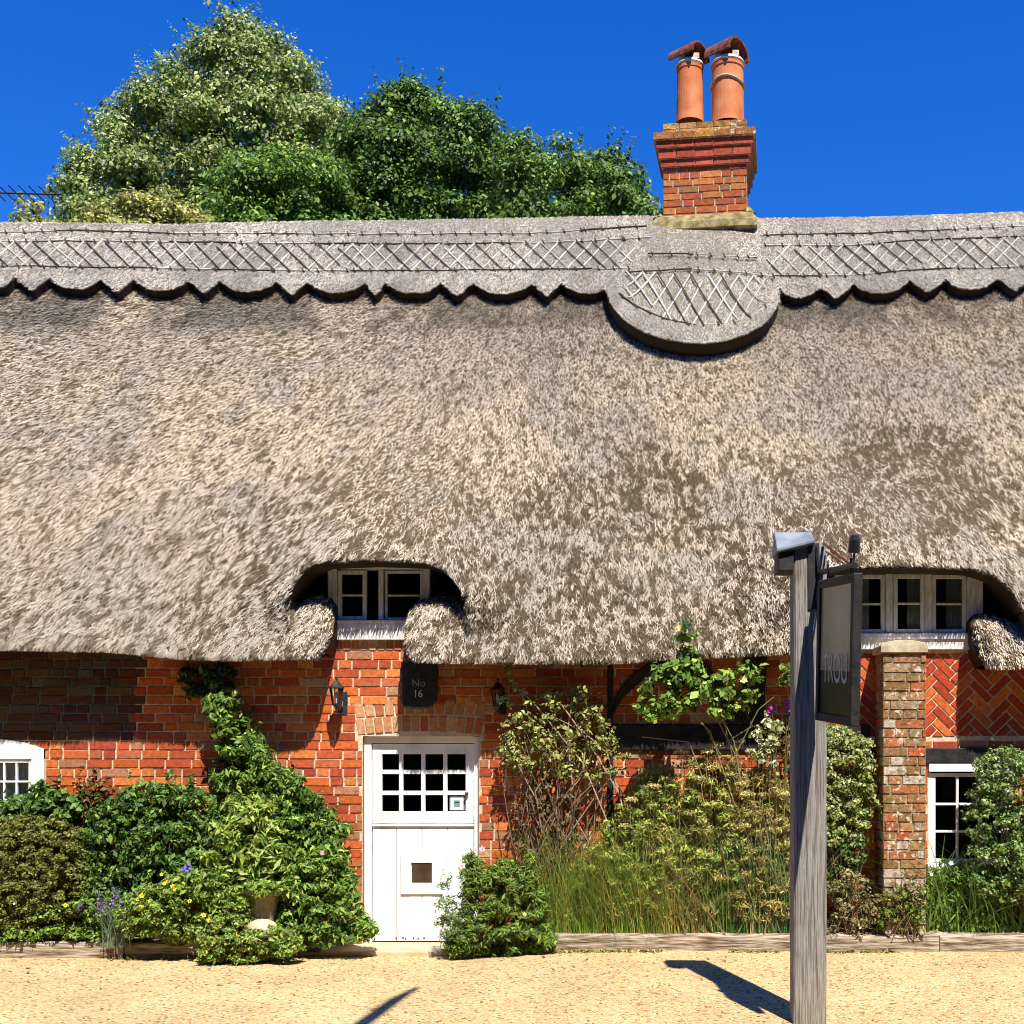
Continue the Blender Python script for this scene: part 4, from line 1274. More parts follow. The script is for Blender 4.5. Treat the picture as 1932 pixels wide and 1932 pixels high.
pe = empty('house_plaque', P(790, 1293, -0.05), 'black slate house number plaque reading No 16', 'plaque')
rg_ = random.Random(4)
Mp = Matrix.Translation(P(791, 1293, -0.09)) @ Matrix.Rotation(math.radians(17), 4, 'Z')
out = [(-0.145, 0.19), (-0.05, 0.197), (0.06, 0.192), (0.148, 0.195), (0.152, 0.08), (0.147, -0.04), (0.138, -0.13), (0.10, -0.178), (0.03, -0.196), (-0.06, -0.192), (-0.135, -0.185), (-0.152, -0.10), (-0.143, 0.0), (-0.155, 0.10)]
dn = []
for i in range(len(out)):
    a, b = out[i], out[(i + 1) % len(out)]
    for s in (0, 0.33, 0.66): dn.append((a[0] + (b[0] - a[0]) * s + rg_.uniform(-.004, .004), a[1] + (b[1] - a[1]) * s + rg_.uniform(-.004, .004)))
p_ = MB(); n = len(dn); vs = []
for yy, sc in ((-0.035, 0.93), (-0.022, 0.99), (0.0, 1.0), (0.02, 0.98), (0.04, 1.0), (0.06, 0.95)):
    for a, b in dn: vs.append(Mp @ Vector((a * sc + rg_.uniform(-.004, .004), yy, b * sc + rg_.uniform(-.004, .004))))
fs = [tuple(range(n))[::-1]] + [(r * n + i, r * n + (i + 1) % n, (r + 1) * n + (i + 1) % n, (r + 1) * n + i) for r in range(5) for i in range(n)]
p_.add(vs, fs); p_.build('slate', M_SLATE, pe)


def text(name, s, size, M, m, parent, align='CENTER', ext=0.001, sx=1.0):
    c = bpy.data.curves.new(name, 'FONT'); c.body = s; c.size = size; c.align_x = align; c.extrude = ext
    t_ = bpy.data.objects.new('letters', c); S.collection.objects.link(t_)
    bpy.context.view_layer.update()
    me = bpy.data.meshes.new_from_object(t_.evaluated_get(bpy.context.evaluated_depsgraph_get()))
    bpy.data.objects.remove(t_); bpy.data.curves.remove(c)
    me.name = name; me.materials.clear(); me.materials.append(m)
    me.transform(M @ Matrix.Diagonal((sx, 1, 1, 1)))
    return put(bpy.data.objects.new(name, me), parent)


Rt = Mp @ Matrix.Translation((-0.01, -0.038, 0.0)) @ Matrix.Rotation(math.radians(90), 4, 'X')
M_DIM = mat_plain('worn_letter', (0.16, 0.16, 0.15), (0.30, 0.29, 0.27), 0.6, 0.2, 30)
text('lettering', 'No', 0.085, Rt @ Matrix.Translation((0.0, -0.01, 0)), M_DIM, pe, sx=1.0)
text('lettering', '16', 0.088, Rt @ Matrix.Translation((-0.005, -0.10, 0)), M_LETTER, pe, sx=0.9)

# ------------------------------------------------------------------ hanging sign on its oak post
py = -2.71
sx0, sx1 = PX(1498, py), PX(1560, py)
sg = empty('signpost', ((sx0 + sx1) / 2, py + 0.1, 0), 'weathered grey oak post with a dark hanging sign board', 'signpost')
post = MB()
for (a, b, z0, z1) in ((0, 0, -0.4, 2.96),):
    vs = []; n = 40
    for i in range(n + 1):
        z = z0 + (z1 - z0) * i / n
        for dx_, dy_ in ((0.012, 0), (sx1 - sx0 - 0.012, 0), (sx1 - sx0, 0.012), (sx1 - sx0, 0.19), (0, 0.19), (0, 0.012)):
            j = 0.0016
            vs.append((sx0 + dx_ + random.uniform(-j, j), py + dy_ + random.uniform(-j, j), z))
    fs = [(i * 6 + k, i * 6 + (k + 1) % 6, (i + 1) * 6 + (k + 1) % 6, (i + 1) * 6 + k) for i in range(n) for k in range(6)] + [tuple(n * 6 + k for k in range(6))]
    post.add(vs, fs)
pst = post.build('post', M_OAK, sg)
# lead capped head block, stepping out to the left
cap = MB()
xl, xr = PX(1464, py), PX(1541, py)
za, zb_, zc_ = PZ(999, py), PZ(1037, py), PZ(1045, py)
cap.add([(xl, py - 0.05, zb_), (xr - 0.02, py - 0.05, zb_ + 0.055), (xr - 0.02, py + 0.09, za), (xl, py + 0.09, za), (xl, py + 0.23, zb_), (xr - 0.02, py + 0.23, zb_),
         (xl, py - 0.05, zb_ - 0.02), (xr - 0.02, py - 0.05, zb_ + 0.035), (xr - 0.02, py + 0.23, zb_ - 0.02), (xl, py + 0.23, zb_ - 0.02)],
        [(0, 1, 2, 3), (3, 2, 5, 4), (0, 3, 4, 9, 6), (1, 7, 8, 5, 2), (0, 6, 7, 1), (4, 5, 8, 9), (6, 9, 8, 7)])
cap.build('lead_cap', M_LEAD, sg, bevel=0.004)
hb = MB(); hb.box(xl + 0.012, sx0 - 0.002, py - 0.02, py + 0.20, PZ(1078, py), zb_ - 0.022); hb.build('head_block', M_BLACKWOOD, sg, bevel=0.006)
# bracket arm towards the yard, strap, stay and spotlight
ax0 = PX(1546, py - 0.02)
pA = Vector((ax0 + 0.0, py + 0.02, 2.775)); pB = Vector((1.193, -3.51, 2.70))
br = MB(); br.tube([pA, pB], 0.017, 8); br.tube([(sx1 - 0.06, py - 0.012, 2.93), (sx1 - 0.055, py - 0.03, 2.80), (sx1 - 0.06, py - 0.012, 2.60)], 0.012, 6)
br.box(sx1 - 0.115, sx1 - 0.05, py - 0.012, py - 0.001, 2.55, 2.95)
br.build('bracket_arm', M_IRON, sg)
stay = MB(); stay.tube([(sx1 - 0.02, py - 0.01, 2.95), pB + Vector((0, 0.12, 0.02))], 0.009, 6); stay.tube([(sx1 - 0.005, py - 0.01, 2.90), pB + Vector((0.01, 0.22, 0.02))], 0.006, 6); stay.build('stay_rod', M_RUST, sg)
sp_c = pB + Vector((0.005, 0.05, 0.13))
spt = MB()
Ms = Matrix.Translation(sp_c) @ Matrix.Rotation(math.radians(200), 4, 'X')
spt.lathe([(0.0, -0.05), (0.022, -0.045), (0.03, -0.02), (0.034, 0.05), (0.028, 0.052), (0.0, 0.045)], (0, 0, 0), 14, M=Ms)
spt.tube([sp_c, sp_c + Vector((0, 0.01, -0.06)), pB + Vector((0, 0.05, 0.0))], 0.007, 6)
spt.build('spotlight', M_IRON, sg)
# board: far end beside the post, near end towards the yard
b0 = Vector((1.104, -2.80, 0)); b1 = Vector((1.195, -3.50, 0))
bd = (b1 - b0).normalized(); bn = Vector((bd.y, -bd.x, 0))     # bn points to the left face
if bn.x > 0: bn = -bn
bl = (b1 - b0).length
B = Matrix((( bd.x, 0, bn.x, b0.x), (bd.y, 0, bn.y, b0.y), (0, 1, 0, 1.87), (0, 0, 0, 1)))
B = B @ Matrix.Rotation(math.radians(-4.0), 4, 'Z')
bh = 0.835
bo = MB()
def bbox(mb, x0, x1, y0, y1, z0, z1): mb.box(x0, x1, y0, y1, z0, z1, (1, 1, 1), B)
bbox(bo, 0.05, bl - 0.05, 0.05, bh * 0.36, -0.012, 0.012)
board = bo.build('sign_board', M_SIGNGREEN, sg, bevel=0.002)
bo = MB(); bbox(bo, 0.05, bl - 0.05, bh * 0.36 + 0.001, bh - 0.05, -0.012, 0.012); bo.build('sign_panel', M_SIGNOLIVE, board)
bo = MB(); bbox(bo, 0, 0.05, 0, bh, -0.026, 0.026); bbox(bo, bl - 0.05, bl, 0, bh, -0.026, 0.026); bbox(bo, 0.051, bl - 0.051, 0, 0.05, -0.024, 0.024); bbox(bo, 0.051, bl - 0.051, bh - 0.05, bh, -0.024, 0.024)
bo.build('sign_frame', M_BLACKWOOD, board, bevel=0.006)
for s in (0.13, bl - 0.13):
    bo = MB(); q = B @ Vector((s, bh, 0)); bo.tube([q, q + Vector((0, 0, 0.09))], 0.008, 6); bo.build('hanger', M_IRON, sg)
text('lettering', 'TROU', 0.24, B @ Matrix.Translation((bl / 2, bh * 0.28, 0.0135)), M_SIGNTEXT, board, sx=0.74)

# ------------------------------------------------------------------ planting
def leafquads(c, nrm, L, W, droop=0.35, fold=0.12):
    n = len(c)
    a = RG.normal(size=(n, 3)); a[:, 2] -= droop * 1.5
    nrm = nrm / (np.linalg.norm(nrm, axis=1)[:, None] + 1e-9)
    a -= nrm * (a * nrm).sum(1)[:, None]; a /= np.linalg.norm(a, axis=1)[:, None] + 1e-9
    b = np.cross(nrm, a)
    sz_ = np.clip(np.exp(RG.normal(-0.06, 0.36, n)), 0.4, 2.0)
    l = (L * sz_)[:, None]; w = (W * sz_ * (0.8 + 0.4 * RG.random(n)))[:, None]
    return np.stack([c - a * l / 2, c + b * w / 2 + nrm * w * fold + a * l * 0.06, c + a * l / 2 - nrm * l * 0.08, c - b * w / 2 + nrm * w * fold + a * l * 0.06], 1).reshape(-1, 3)


def pick(cols, wts, n, jit=0.3):
    idx = RG.choice(len(cols), n, p=np.array(wts) / sum(wts))
    c = np.array(cols)[idx]
    return np.clip(c * (1 - jit / 2 + jit * RG.random((n, 1))), 0, 0.95)


def clumps(poly, y0, thick, nclump, r, zlo=None):
    """clump centres through the volume behind an outline given at depth y0"""
    pu = [p[0] for p in poly]; pv = [p[1] for p in poly]
    out = np.zeros((0, 3)); k = (CD + y0) / CF
    yf = y0 - 0.4 * thick
    w = [(PX(u, yf), PZ(v, yf)) for u, v in poly]
    wx = [p[0] for p in w]; wz = [p[1] for p in w]
    dmax = None
    while len(out) < nclump:
        x = RG.uniform(min(wx), max(wx), nclump * 3); z = RG.uniform(min(wz), max(wz), nclump * 3)
        m = inpoly(x, z, w); x, z = x[m], z[m]
        if not len(x): continue
        d, qx, qz = nearest_on(x, z, w)
        if dmax is None: dmax = max(d.max(), 1e-3)
        # keep the outer clumps inside the outline
        need = r * (0.35 + 0.4 * RG.random(len(x)))
        mv = d < need
        f = (need / np.maximum(d, 1e-4))
        x = np.where(mv, qx + (x - qx) * f, x); z = np.where(mv, qz + (z - qz) * f, z)
        d = np.maximum(d, need)
        q = np.clip(d / dmax, 0, 1); pr = np.sqrt(1 - (1 - q) ** 2)
        s = RG.uniform(-1, 1, len(x)); s = np.sign(s) * np.abs(s) ** 0.6
        y = y0 + s * thick * pr
        out = np.concatenate([out, np.stack([x, y, z], 1)])
    return out[:nclump]


def foliage(name, parent, poly, y0, thick, ncl, r, nleaf, L, W, cols, wts, m=None, droop=0.35, up=0.35, ymax=None, jit=0.35, sprig=0.10, slen=2.2, cjit=0.3):
    nleaf = int(nleaf * 1.35); L *= 0.85; W *= 0.86
    C = clumps(poly, y0, thick, ncl, r)
    ci = RG.integers(0, ncl, nleaf)
    d = RG.normal(size=(nleaf, 3)); d /= np.linalg.norm(d, axis=1)[:, None]
    d[:, 2] = np.where(d[:, 2] < -0.5, -d[:, 2] * 0.6, d[:, 2])
    rr = r * (0.5 + 0.58 * RG.random(nleaf)); rr = np.where(RG.random(nleaf) < 0.02, rr * 1.2, rr)
    p = C[ci] + d * rr[:, None] * np.array([1.1, 1, 0.85])
    # young shoots that break the outline
    ns = int(ncl * sprig)
    if ns:
        top_ = np.argsort(-C[:, 2] + RG.normal(0, 0.5 * np.ptp(C[:, 2]) + 1e-6, ncl))[:ns]
        ml = max(6, int(0.05 * nleaf / ncl) + 8)
        dr = RG.normal(0, 0.5, (ns, 3)) + np.array([0, -0.25, 0.9]); dr /= np.linalg.norm(dr, axis=1)[:, None]
        tt = np.tile(np.linspace(0.5, 1.0, ml), (ns, 1)) * slen
        sp_ = (C[top_][:, None, :] + dr[:, None, :] * (tt * r)[:, :, None] + RG.normal(0, r * 0.10, (ns, ml, 3))).reshape(-1, 3)
        m_ = len(sp_); p[:m_] = sp_; d[:m_] = np.repeat(dr, ml, 0) + RG.normal(0, 0.6, (m_, 3)); ci[:m_] = np.repeat(top_, ml)
    if ymax is not None: p[:, 1] = np.minimum(p[:, 1], ymax)
    nr = d + RG.normal(0, 0.45, (nleaf, 3)) + np.array([0, -0.15, up])
    col = pick(cols, wts, nleaf, jit) * (1 - cjit / 2 + cjit * RG.random((ncl, 1)))[ci]
    o = quad_mesh(name, leafquads(p, nr, L, W, droop), qidx(nleaf), col, m or M_LEAF, parent)
    return o, C


def stems(parent, base, C, n, r0, r1, col=(0.10, 0.07, 0.045), name='stems', spread=0.06, wob=0.05):
    b = MB()
    for i in RG.choice(len(C), min(n, len(C)), replace=False):
        q = Vector(C[i]); s = Vector(base) + Vector((random.uniform(-1, 1) * spread, random.uniform(-1, 1) * spread * 0.5, 0))
        m_ = s.lerp(q, 0.5) + Vector((random.uniform(-wob, wob), random.uniform(-wob, wob), wob))
        m1 = s.lerp(q, 0.25) + (m_ - s.lerp(q, 0.5)) * 0.7; m2 = s.lerp(q, 0.75) + (m_ - s.lerp(q, 0.5)) * 0.7
        b.tube([s, m1, m_, m2, q], [r0, r0 * 0.85 + r1 * 0.15, (r0 + r1) / 2, r1 * 1.2, r1], 5, tuple(c * random.uniform(0.7, 1.3) for c in col))
    return b.build(name, M_TWIG, parent)


def blades(n, base, h, w, spread, lean, segs=4, hvar=0.35, curl=0.6):
    """curved strap leaves; base (n,3)"""
    an = RG.uniform(0, 2 * np.pi, n)
    dirx, diry = np.cos(an), np.sin(an) * 0.7
    hh = h * (1 - hvar + hvar * 2 * RG.random(n)); ln = lean * (0.2 + RG.random(n)) * hh
    V = []
    for s in range(segs + 1):
        t = s / segs
        off = ln * t ** (1 + curl * 1.6)
        z = hh * (t - 0.25 * (ln / np.maximum(hh, 1e-3)) * t * t)
        c = base + np.stack([dirx * off, diry * off, z], 1)
        ww = w * (1 - 0.85 * t ** 1.5) / 2
        sd = np.stack([-np.sin(an + 0.9), np.cos(an + 0.9), np.zeros(n)], 1)
        V.append(c - sd * ww); V.append(c + sd * ww)
    V = np.stack(V, 1)   # n, 2(segs+1), 3
    F = []
    m = 2 * (segs + 1)
    for s in range(segs): F.append(np.stack([np.arange(n) * m + 2 * s, np.arange(n) * m + 2 * s + 1, np.arange(n) * m + 2 * s + 3, np.arange(n) * m + 2 * s + 2], 1))
    tips = 0.5 * (V[:, -1] + V[:, -2])
    F = np.stack(F, 1).reshape(-1, 4)
    return V.reshape(-1, 3), F, tips, segs


def flower(parent, pos, r, col, cen=(0.5, 0.35, 0.03), np_=5, name='flower', face=(0.1, -1, 0.5), open_=0.3):
    f = Vector(face).normalized(); a = f.cross(Vector((0, 0, 1))).normalized(); b = a.cross(f)
    mb = MB(); pos = Vector(pos)
    for k in range(np_):
        t = 2 * math.pi * k / np_ + random.random() * 0.2; w = math.pi / np_ * 1.05
        d0 = a * math.cos(t) + b * math.sin(t); dl = a * math.cos(t - w) + b * math.sin(t - w); dr = a * math.cos(t + w) + b * math.sin(t + w)
        j = random.uniform(0.85, 1.1)
        mb.add([pos, pos + dl * r * 0.62 + f * r * open_ * 0.6, pos + d0 * r + f * r * open_, pos + dr * r * 0.62 + f * r * open_ * 0.6], [(0, 1, 2, 3)], tuple(min(0.95, c * j) for c in col))
    mb.lathe([(0, 0.0), (r * 0.2, 0.004), (r * 0.16, r * 0.25), (0, r * 0.32)], pos + f * 0.002, 7, cen, M=f.to_track_quat('Z', 'Y').to_matrix().to_4x4())
    return mb.build(name, M_PETAL, parent)


def plant(name, label, cat, u, y, group=None):
    return empty(name, (PX(u, y), y, 0.1), label, cat, group)


GREEN = [(0.135, 0.24, 0.03), (0.085, 0.165, 0.022), (0.22, 0.34, 0.055), (0.035, 0.07, 0.014)]
LIME = [(0.36, 0.45, 0.07), (0.24, 0.34, 0.05), (0.48, 0.54, 0.14), (0.09, 0.155, 0.026)]
OLIVE = [(0.19, 0.20, 0.032), (0.14, 0.16, 0.027), (0.26, 0.26, 0.055), (0.06, 0.07, 0.018)]
DARKG = [(0.085, 0.18, 0.026), (0.05, 0.115, 0.018), (0.15, 0.26, 0.055), (0.02, 0.046, 0.011)]
VARIEG = [(0.46, 0.47, 0.22), (0.20, 0.27, 0.05), (0.58, 0.57, 0.34), (0.08, 0.13, 0.025)]
GOLD = [(0.48, 0.36, 0.10), (0.36, 0.30, 0.08), (0.60, 0.48, 0.17), (0.24, 0.20, 0.06)]

# --- left bed
e = plant('round_shrub', 'clipped olive-green dome shrub at the far left kerb', 'shrub', 60, -0.3)
o, C = foliage('foliage', e, [(-60, 1775), (-60, 1560), (-10, 1545), (60, 1538), (120, 1550), (160, 1580), (175, 1630), (172, 1690), (150, 1745), (120, 1775)], -0.22, 0.34, 900, 0.05, 46000, 0.024, 0.014, OLIVE, [3, 3, 2, 2], M_DULL, 0.1, ymax=-0.02, sprig=0)
stems(e, P(60, 1775, -0.2), C, 30, 0.008, 0.003)
e = plant('ground_cover_plant', 'low bright-leaved creeping plant spilling over the left kerb timber', 'plant', 120, -0.4)
o, C = foliage('foliage', e, [(-20, 1785), (20, 1745), (90, 1715), (170, 1690), (235, 1700), (250, 1760), (215, 1778), (120, 1772), (60, 1778)], -0.40, 0.10, 160, 0.045, 3600, 0.038, 0.022, GREEN + LIME[:1], [3, 2, 3, 1, 2])
stems(e, P(120, 1775, -0.35), C, 12, 0.004, 0.002)
flower(e, P(124, 1708, -0.5), 0.022, (0.75, 0.55, 0.03)); flower(e, P(27, 1705, -0.62), 0.012, (0.8, 0.8, 0.75))
e = plant('evergreen_bush', 'dark glossy evergreen bush against the sunlit bricks', 'bush', 290, -0.25)
o, C = foliage('foliage', e, [(150, 1690), (150, 1560), (190, 1510), (240, 1485), (290, 1478), (350, 1490), (400, 1505), (425, 1560), (420, 1640), (400, 1700), (300, 1720), (200, 1715)], -0.24, 0.22, 330, 0.08, 15000, 0.052, 0.024, DARKG + [GREEN[2], LIME[1]], [4, 3, 3, 2, 2, 0.8], ymax=-0.02)
stems(e, P(290, 1770, -0.2), C, 30, 0.012, 0.004)
e = plant('laurel_shrub', 'small dark-leaved shrub under the arched window', 'shrub', 60, -0.12)
o, C = foliage('foliage', e, [(-30, 1570), (-30, 1530), (30, 1500), (60, 1478), (95, 1490), (140, 1500), (165, 1530), (150, 1565)], -0.14, 0.12, 90, 0.07, 2600, 0.06, 0.03, DARKG + [GREEN[2]], [4, 3, 4, 2, 2], ymax=-0.02)
stems(e, P(70, 1700, -0.12), C, 14, 0.008, 0.003)
e = plant('red_leaved_shrub', 'bronze and red-leaved shrub beside the arched window', 'shrub', 145, -0.1)
o, C = foliage('foliage', e, [(110, 1540), (118, 1490), (140, 1470), (175, 1468), (215, 1490), (200, 1520), (170, 1545)], -0.12, 0.08, 40, 0.06, 700, 0.06, 0.028, [(0.30, 0.06, 0.02), (0.20, 0.11, 0.03), (0.09, 0.10, 0.02), (0.34, 0.18, 0.05)], [2, 3, 2, 2], ymax=-0.02)
stems(e, P(150, 1600, -0.1), C, 18, 0.005, 0.002, (0.16, 0.07, 0.04))

e = plant('climbing_wisteria', 'green climber leaning up the bricks to the eaves left of the door', 'climber', 520, -0.15)
o, C = foliage('foliage', e, [(385, 1325), (405, 1308), (440, 1312), (452, 1345), (478, 1390), (505, 1435), (545, 1458), (580, 1485), (612, 1530), (650, 1560), (648, 1620), (640, 1690), (560, 1700), (470, 1690), (430, 1600), (415, 1530), (400, 1470), (405, 1400), (392, 1350)], -0.20, 0.18, 420, 0.07, 18000, 0.062, 0.022, GREEN + [LIME[0], DARKG[1]], [4, 3, 3, 1.5, 1.6, 2], droop=0.6, ymax=-0.02)
stems(e, P(535, 1775, -0.15), C, 34, 0.014, 0.004, (0.13, 0.09, 0.06))
foliage('shaded_foliage', e, [(345, 1310), (338, 1275), (350, 1248), (430, 1248), (440, 1290), (420, 1320), (380, 1322)], -0.08, 0.05, 34, 0.06, 1100, 0.06, 0.022, DARKG, [3, 3, 2, 2], ymax=-0.02)
e = plant('spurge_plant', 'lime green whorled plant behind the stone trough', 'plant', 460, -0.45)
o, C = foliage('foliage', e, [(380, 1720), (385, 1620), (400, 1560), (420, 1515), (460, 1500), (505, 1520), (530, 1570), (545, 1640), (560, 1690), (520, 1700), (440, 1700)], -0.46, 0.14, 150, 0.07, 5200, 0.085, 0.02, LIME + GREEN[:1], [4, 3, 3, 1.5, 2], up=0.7)
stems(e, P(460, 1775, -0.42), C, 26, 0.006, 0.003, (0.14, 0.18, 0.05))
e = plant('laurustinus_bush', 'leafy green bush spilling beside the left door jamb', 'bush', 600, -0.4)
o, C = foliage('foliage', e, [(520, 1785), (525, 1700), (545, 1640), (590, 1600), (640, 1605), (655, 1650), (668, 1690), (690, 1725), (705, 1760), (685, 1782), (600, 1790)], -0.42, 0.18, 230, 0.065, 10000, 0.058, 0.022, GREEN + [LIME[0], LIME[1]], [3, 3, 4, 1.5, 1.5, 2], droop=0.5)
stems(e, P(590, 1795, -0.35), C, 24, 0.009, 0.003)
flower(e, P(608, 1611, -0.66), 0.018, (0.75, 0.32, 0.45)); flower(e, P(768 - 160, 1608, -0.64), 0.016, (0.75, 0.32, 0.45))
e = plant('lavender', 'small grey lavender with purple flower spikes beside the clipped dome', 'lavender', 205, -0.5)
base = np.stack([RG.normal(PX(215, -.5), 0.05, 90), RG.normal(-0.5, 0.03, 90), np.full(90, 0.10)], 1)
Vb, Fb_, tips, sg_ = blades(90, base, 0.34, 0.008, 0, 0.55)
quad_mesh('leaves', Vb, Fb_, np.repeat(pick([(0.20, 0.24, 0.17), (0.14, 0.19, 0.10)], [1, 1], 90), sg_, 0), M_DULL, e)
for t_ in tips[::4]:
    lp = t_ + RG.normal(0, 0.007, (32, 3)) + np.stack([np.zeros(32), np.zeros(32), RG.uniform(-0.03, 0.05, 32)], 1)
    quad_mesh('flower_spike', leafquads(lp, RG.normal(size=(32, 3)), 0.015, 0.010), qidx(32), pick([(0.26, 0.19, 0.42), (0.34, 0.28, 0.48), (0.16, 0.11, 0.26)], [1, 1, 1], 32), M_PETAL, e)
e = plant('yellow_flowered_shrub', 'loose green plant with yellow flowers left of the stone trough', 'shrub', 330, -0.5)
o, C = foliage('foliage', e, [(220, 1770), (215, 1720), (250, 1680), (300, 1660), (360, 1640), (425, 1650), (462, 1680), (474, 1730), (470, 1790), (400, 1805), (360, 1790), (290, 1775)], -0.56, 0.16, 250, 0.055, 10500, 0.042, 0.016, GREEN + LIME[:2] + OLIVE[:1], [2, 2, 4, 1, 2.5, 2.5, 2], up=0.5)
stems(e, P(330, 1785, -0.45), C, 26, 0.005, 0.002, (0.12, 0.13, 0.05))
for u, v in ((259, 1697), (270, 1690), (282, 1700), (263, 1711), (268, 1709), (318, 1663), (327, 1672), (306, 1650), (311, 1667), (330, 1678), (386, 1727), (394, 1736), (400, 1742), (415, 1735), (360, 1700)):
    flower(e, P(u + random.uniform(-2, 2), v, -0.70 + random.uniform(-.03, .05)), random.uniform(0.016, 0.028), (0.82, 0.62, 0.04))
e = plant('bellflower', 'blue-violet flower stem in front of the evergreen bush', 'flower', 352, -0.55)
sb_ = MB(); pb = P(352, 1760, -0.55); sb_.tube([pb, P(350, 1700, -0.57), P(353, 1640, -0.6)], 0.004, 5, (0.09, 0.14, 0.04)); sb_.build('stem', M_TWIG, e)
for du, dv in ((0, 0), (7, -5), (-5, 4), (10, 3), (3, 7)): flower(e, P(350 + du, 1636 + dv, -0.61), 0.018, (0.16, 0.13, 0.55), (0.4, 0.35, 0.6))
e = plant('golden_herb', 'sprawling yellow-green herb over the gravel edge', 'plant', 430, -0.62)
o, C = foliage('foliage', e, [(365, 1815), (370, 1765), (405, 1735), (440, 1722), (470, 1752), (520, 1748), (560, 1770), (566, 1795), (530, 1808), (460, 1820)], -0.70, 0.12, 190, 0.045, 7500, 0.036, 0.016, LIME + GREEN[:3] + [(0.22, 0.19, 0.05)], [2, 2, 1.5, 1, 2, 2, 2, 1.5], up=0.5)
stems(e, P(460, 1806, -0.6), C, 16, 0.004, 0.002, (0.14, 0.12, 0.05))
for u, v in ((426, 1768), (437, 1765), (444, 1762), (412, 1775), (418, 1778), (450, 1768)): flower(e, P(u, v, -0.76), 0.024, (0.80, 0.62, 0.03))
# stone trough and boulder
e = empty('stone_trough', (PX(480, -0.5), -0.5, 0.1), 'small mossy stone trough among the shrubs left of the door', 'trough')
ty0, ty1 = -0.60, -0.36
t_ = MB(); tx0, tx1 = PX(452, ty0), PX(518, ty0); tz0, tz1 = PZ(1752, ty0), PZ(1690, ty0)
t_.add([(tx0 + 0.03, ty0 + 0.02, tz0), (tx1 - 0.03, ty0 + 0.02, tz0), (tx1 - 0.03, ty1, tz0), (tx0 + 0.03, ty1, tz0), (tx0, ty0, tz1), (tx1, ty0, tz1), (tx1, ty1, tz1), (tx0, ty1, tz1)], [(0, 1, 5, 4), (1, 2, 6, 5), (2, 3, 7, 6), (3, 0, 4, 7), (0, 3, 2, 1), (4, 5, 6, 7)])
t_.build('basin', M_TROUGH, e, bevel=0.012)
t_ = MB(); rx0, rx1 = tx0 - 0.055, tx1 + 0.045; zz0, zz1 = tz1 + 0.001, tz1 + 0.055
t_.box(rx0, rx1, ty0 - 0.035, ty0 + 0.035, zz0, zz1); t_.box(rx0, rx1, ty1 - 0.035, ty1 + 0.035, zz0, zz1); t_.box(rx0, rx0 + 0.07, ty0 + 0.036, ty1 - 0.036, zz0, zz1); t_.box(rx1 - 0.07, rx1, ty0 + 0.036, ty1 - 0.036, zz0, zz1)
t_.build('rim', M_TROUGH, e, bevel=0.012)
pl_ = MB(); pl_.box((tx0 + tx1) / 2 - 0.10, (tx0 + tx1) / 2 + 0.10, ty0 + 0.05, ty1 - 0.03, 0.0, tz0 - 0.001); pl_.build('plinth', M_TROUGH, e, bevel=0.01)


def boulder(pos, r, label):
    b = MB(); k = 16; pr = []
    for i in range(9):
        t = math.pi * i / 8; pr.append((r * math.sin(t) + 1e-4, -r * 0.62 * math.cos(t)))
    b.lathe(pr, (0, 0, 0), k)
    b.v = [(x * (0.95 + 0.5 * vnoise(x * 16 + 3, z * 16 + y * 9, 3)), y * 0.8, z * (0.7 + 0.7 * vnoise(x * 9, y * 9 + z * 5, 5))) for x, y, z in b.v]
    o = b.build('boulder', M_STONE, smooth=True); o.location = pos
    tag(o, label, 'stone'); return o
boulder(P(494, 1752, -0.67), 0.10, 'pale rounded stone lying in front of the stone trough')
e = plant('trailing_plant', 'small trailing plant hanging over the rim of the stone trough', 'plant', 470, -0.55)
o, C = foliage('foliage', e, [(425, 1735), (430, 1690), (450, 1668), (490, 1660), (520, 1668), (535, 1682), (515, 1692), (478, 1694), (468, 1720), (455, 1745)], -0.64, 0.07, 70, 0.04, 1700, 0.042, 0.016, LIME[:3] + GREEN[:3], [2, 2, 1, 2, 2, 3])
stems(e, P(470, 1700, -0.5), C, 12, 0.003, 0.0015, (0.2, 0.2, 0.07))

# --- right of the door
e = plant('rock_rose_bush', 'feathery green bush with pink blooms right of the door', 'bush', 930, -0.45)
o, C = foliage('foliage', e, [(838, 1806), (852, 1752), (872, 1700), (876, 1660), (862, 1632), (884, 1606), (905, 1622), (926, 1640), (958, 1622), (976, 1640), (1000, 1612), (1014, 1660), (1034, 1700), (1028, 1740), (1050, 1780), (1030, 1802), (990, 1800), (960, 1810), (920, 1802), (880, 1812)], -0.46, 0.20, 420, 0.05, 19000, 0.052, 0.011, GREEN + OLIVE[:2] + LIME[:2], [4, 3, 3, 1.5, 2, 2, 1.5, 2], droop=-0.3, up=0.5)
o, C2 = foliage('feathery_sprays', e, [(832, 1800), (822, 1740), (824, 1680), (836, 1655), (848, 1670), (862, 1720), (875, 1760), (880, 1800)], -0.52, 0.10, 60, 0.05, 1200, 0.05, 0.008, GREEN + [(0.16, 0.22, 0.12)], [3, 2, 3, 1, 2], droop=-0.4)
stems(e, P(930, 1805, -0.4), np.concatenate([C, C2]), 50, 0.006, 0.002, (0.10, 0.13, 0.05))
flower(e, P(872, 1634, -0.68), 0.033, (0.85, 0.52, 0.66)); flower(e, P(910, 1602, -0.66), 0.028, (0.80, 0.42, 0.60)); flower(e, P(897, 1604, -0.66), 0.016, (0.8, 0.45, 0.6)); flower(e, P(990, 1725, -0.70), 0.018, (0.75, 0.68, 0.2))
e = plant('climbing_rose', 'twiggy sparse-leaved climber on the wall right of the door', 'climber', 1060, -0.12)
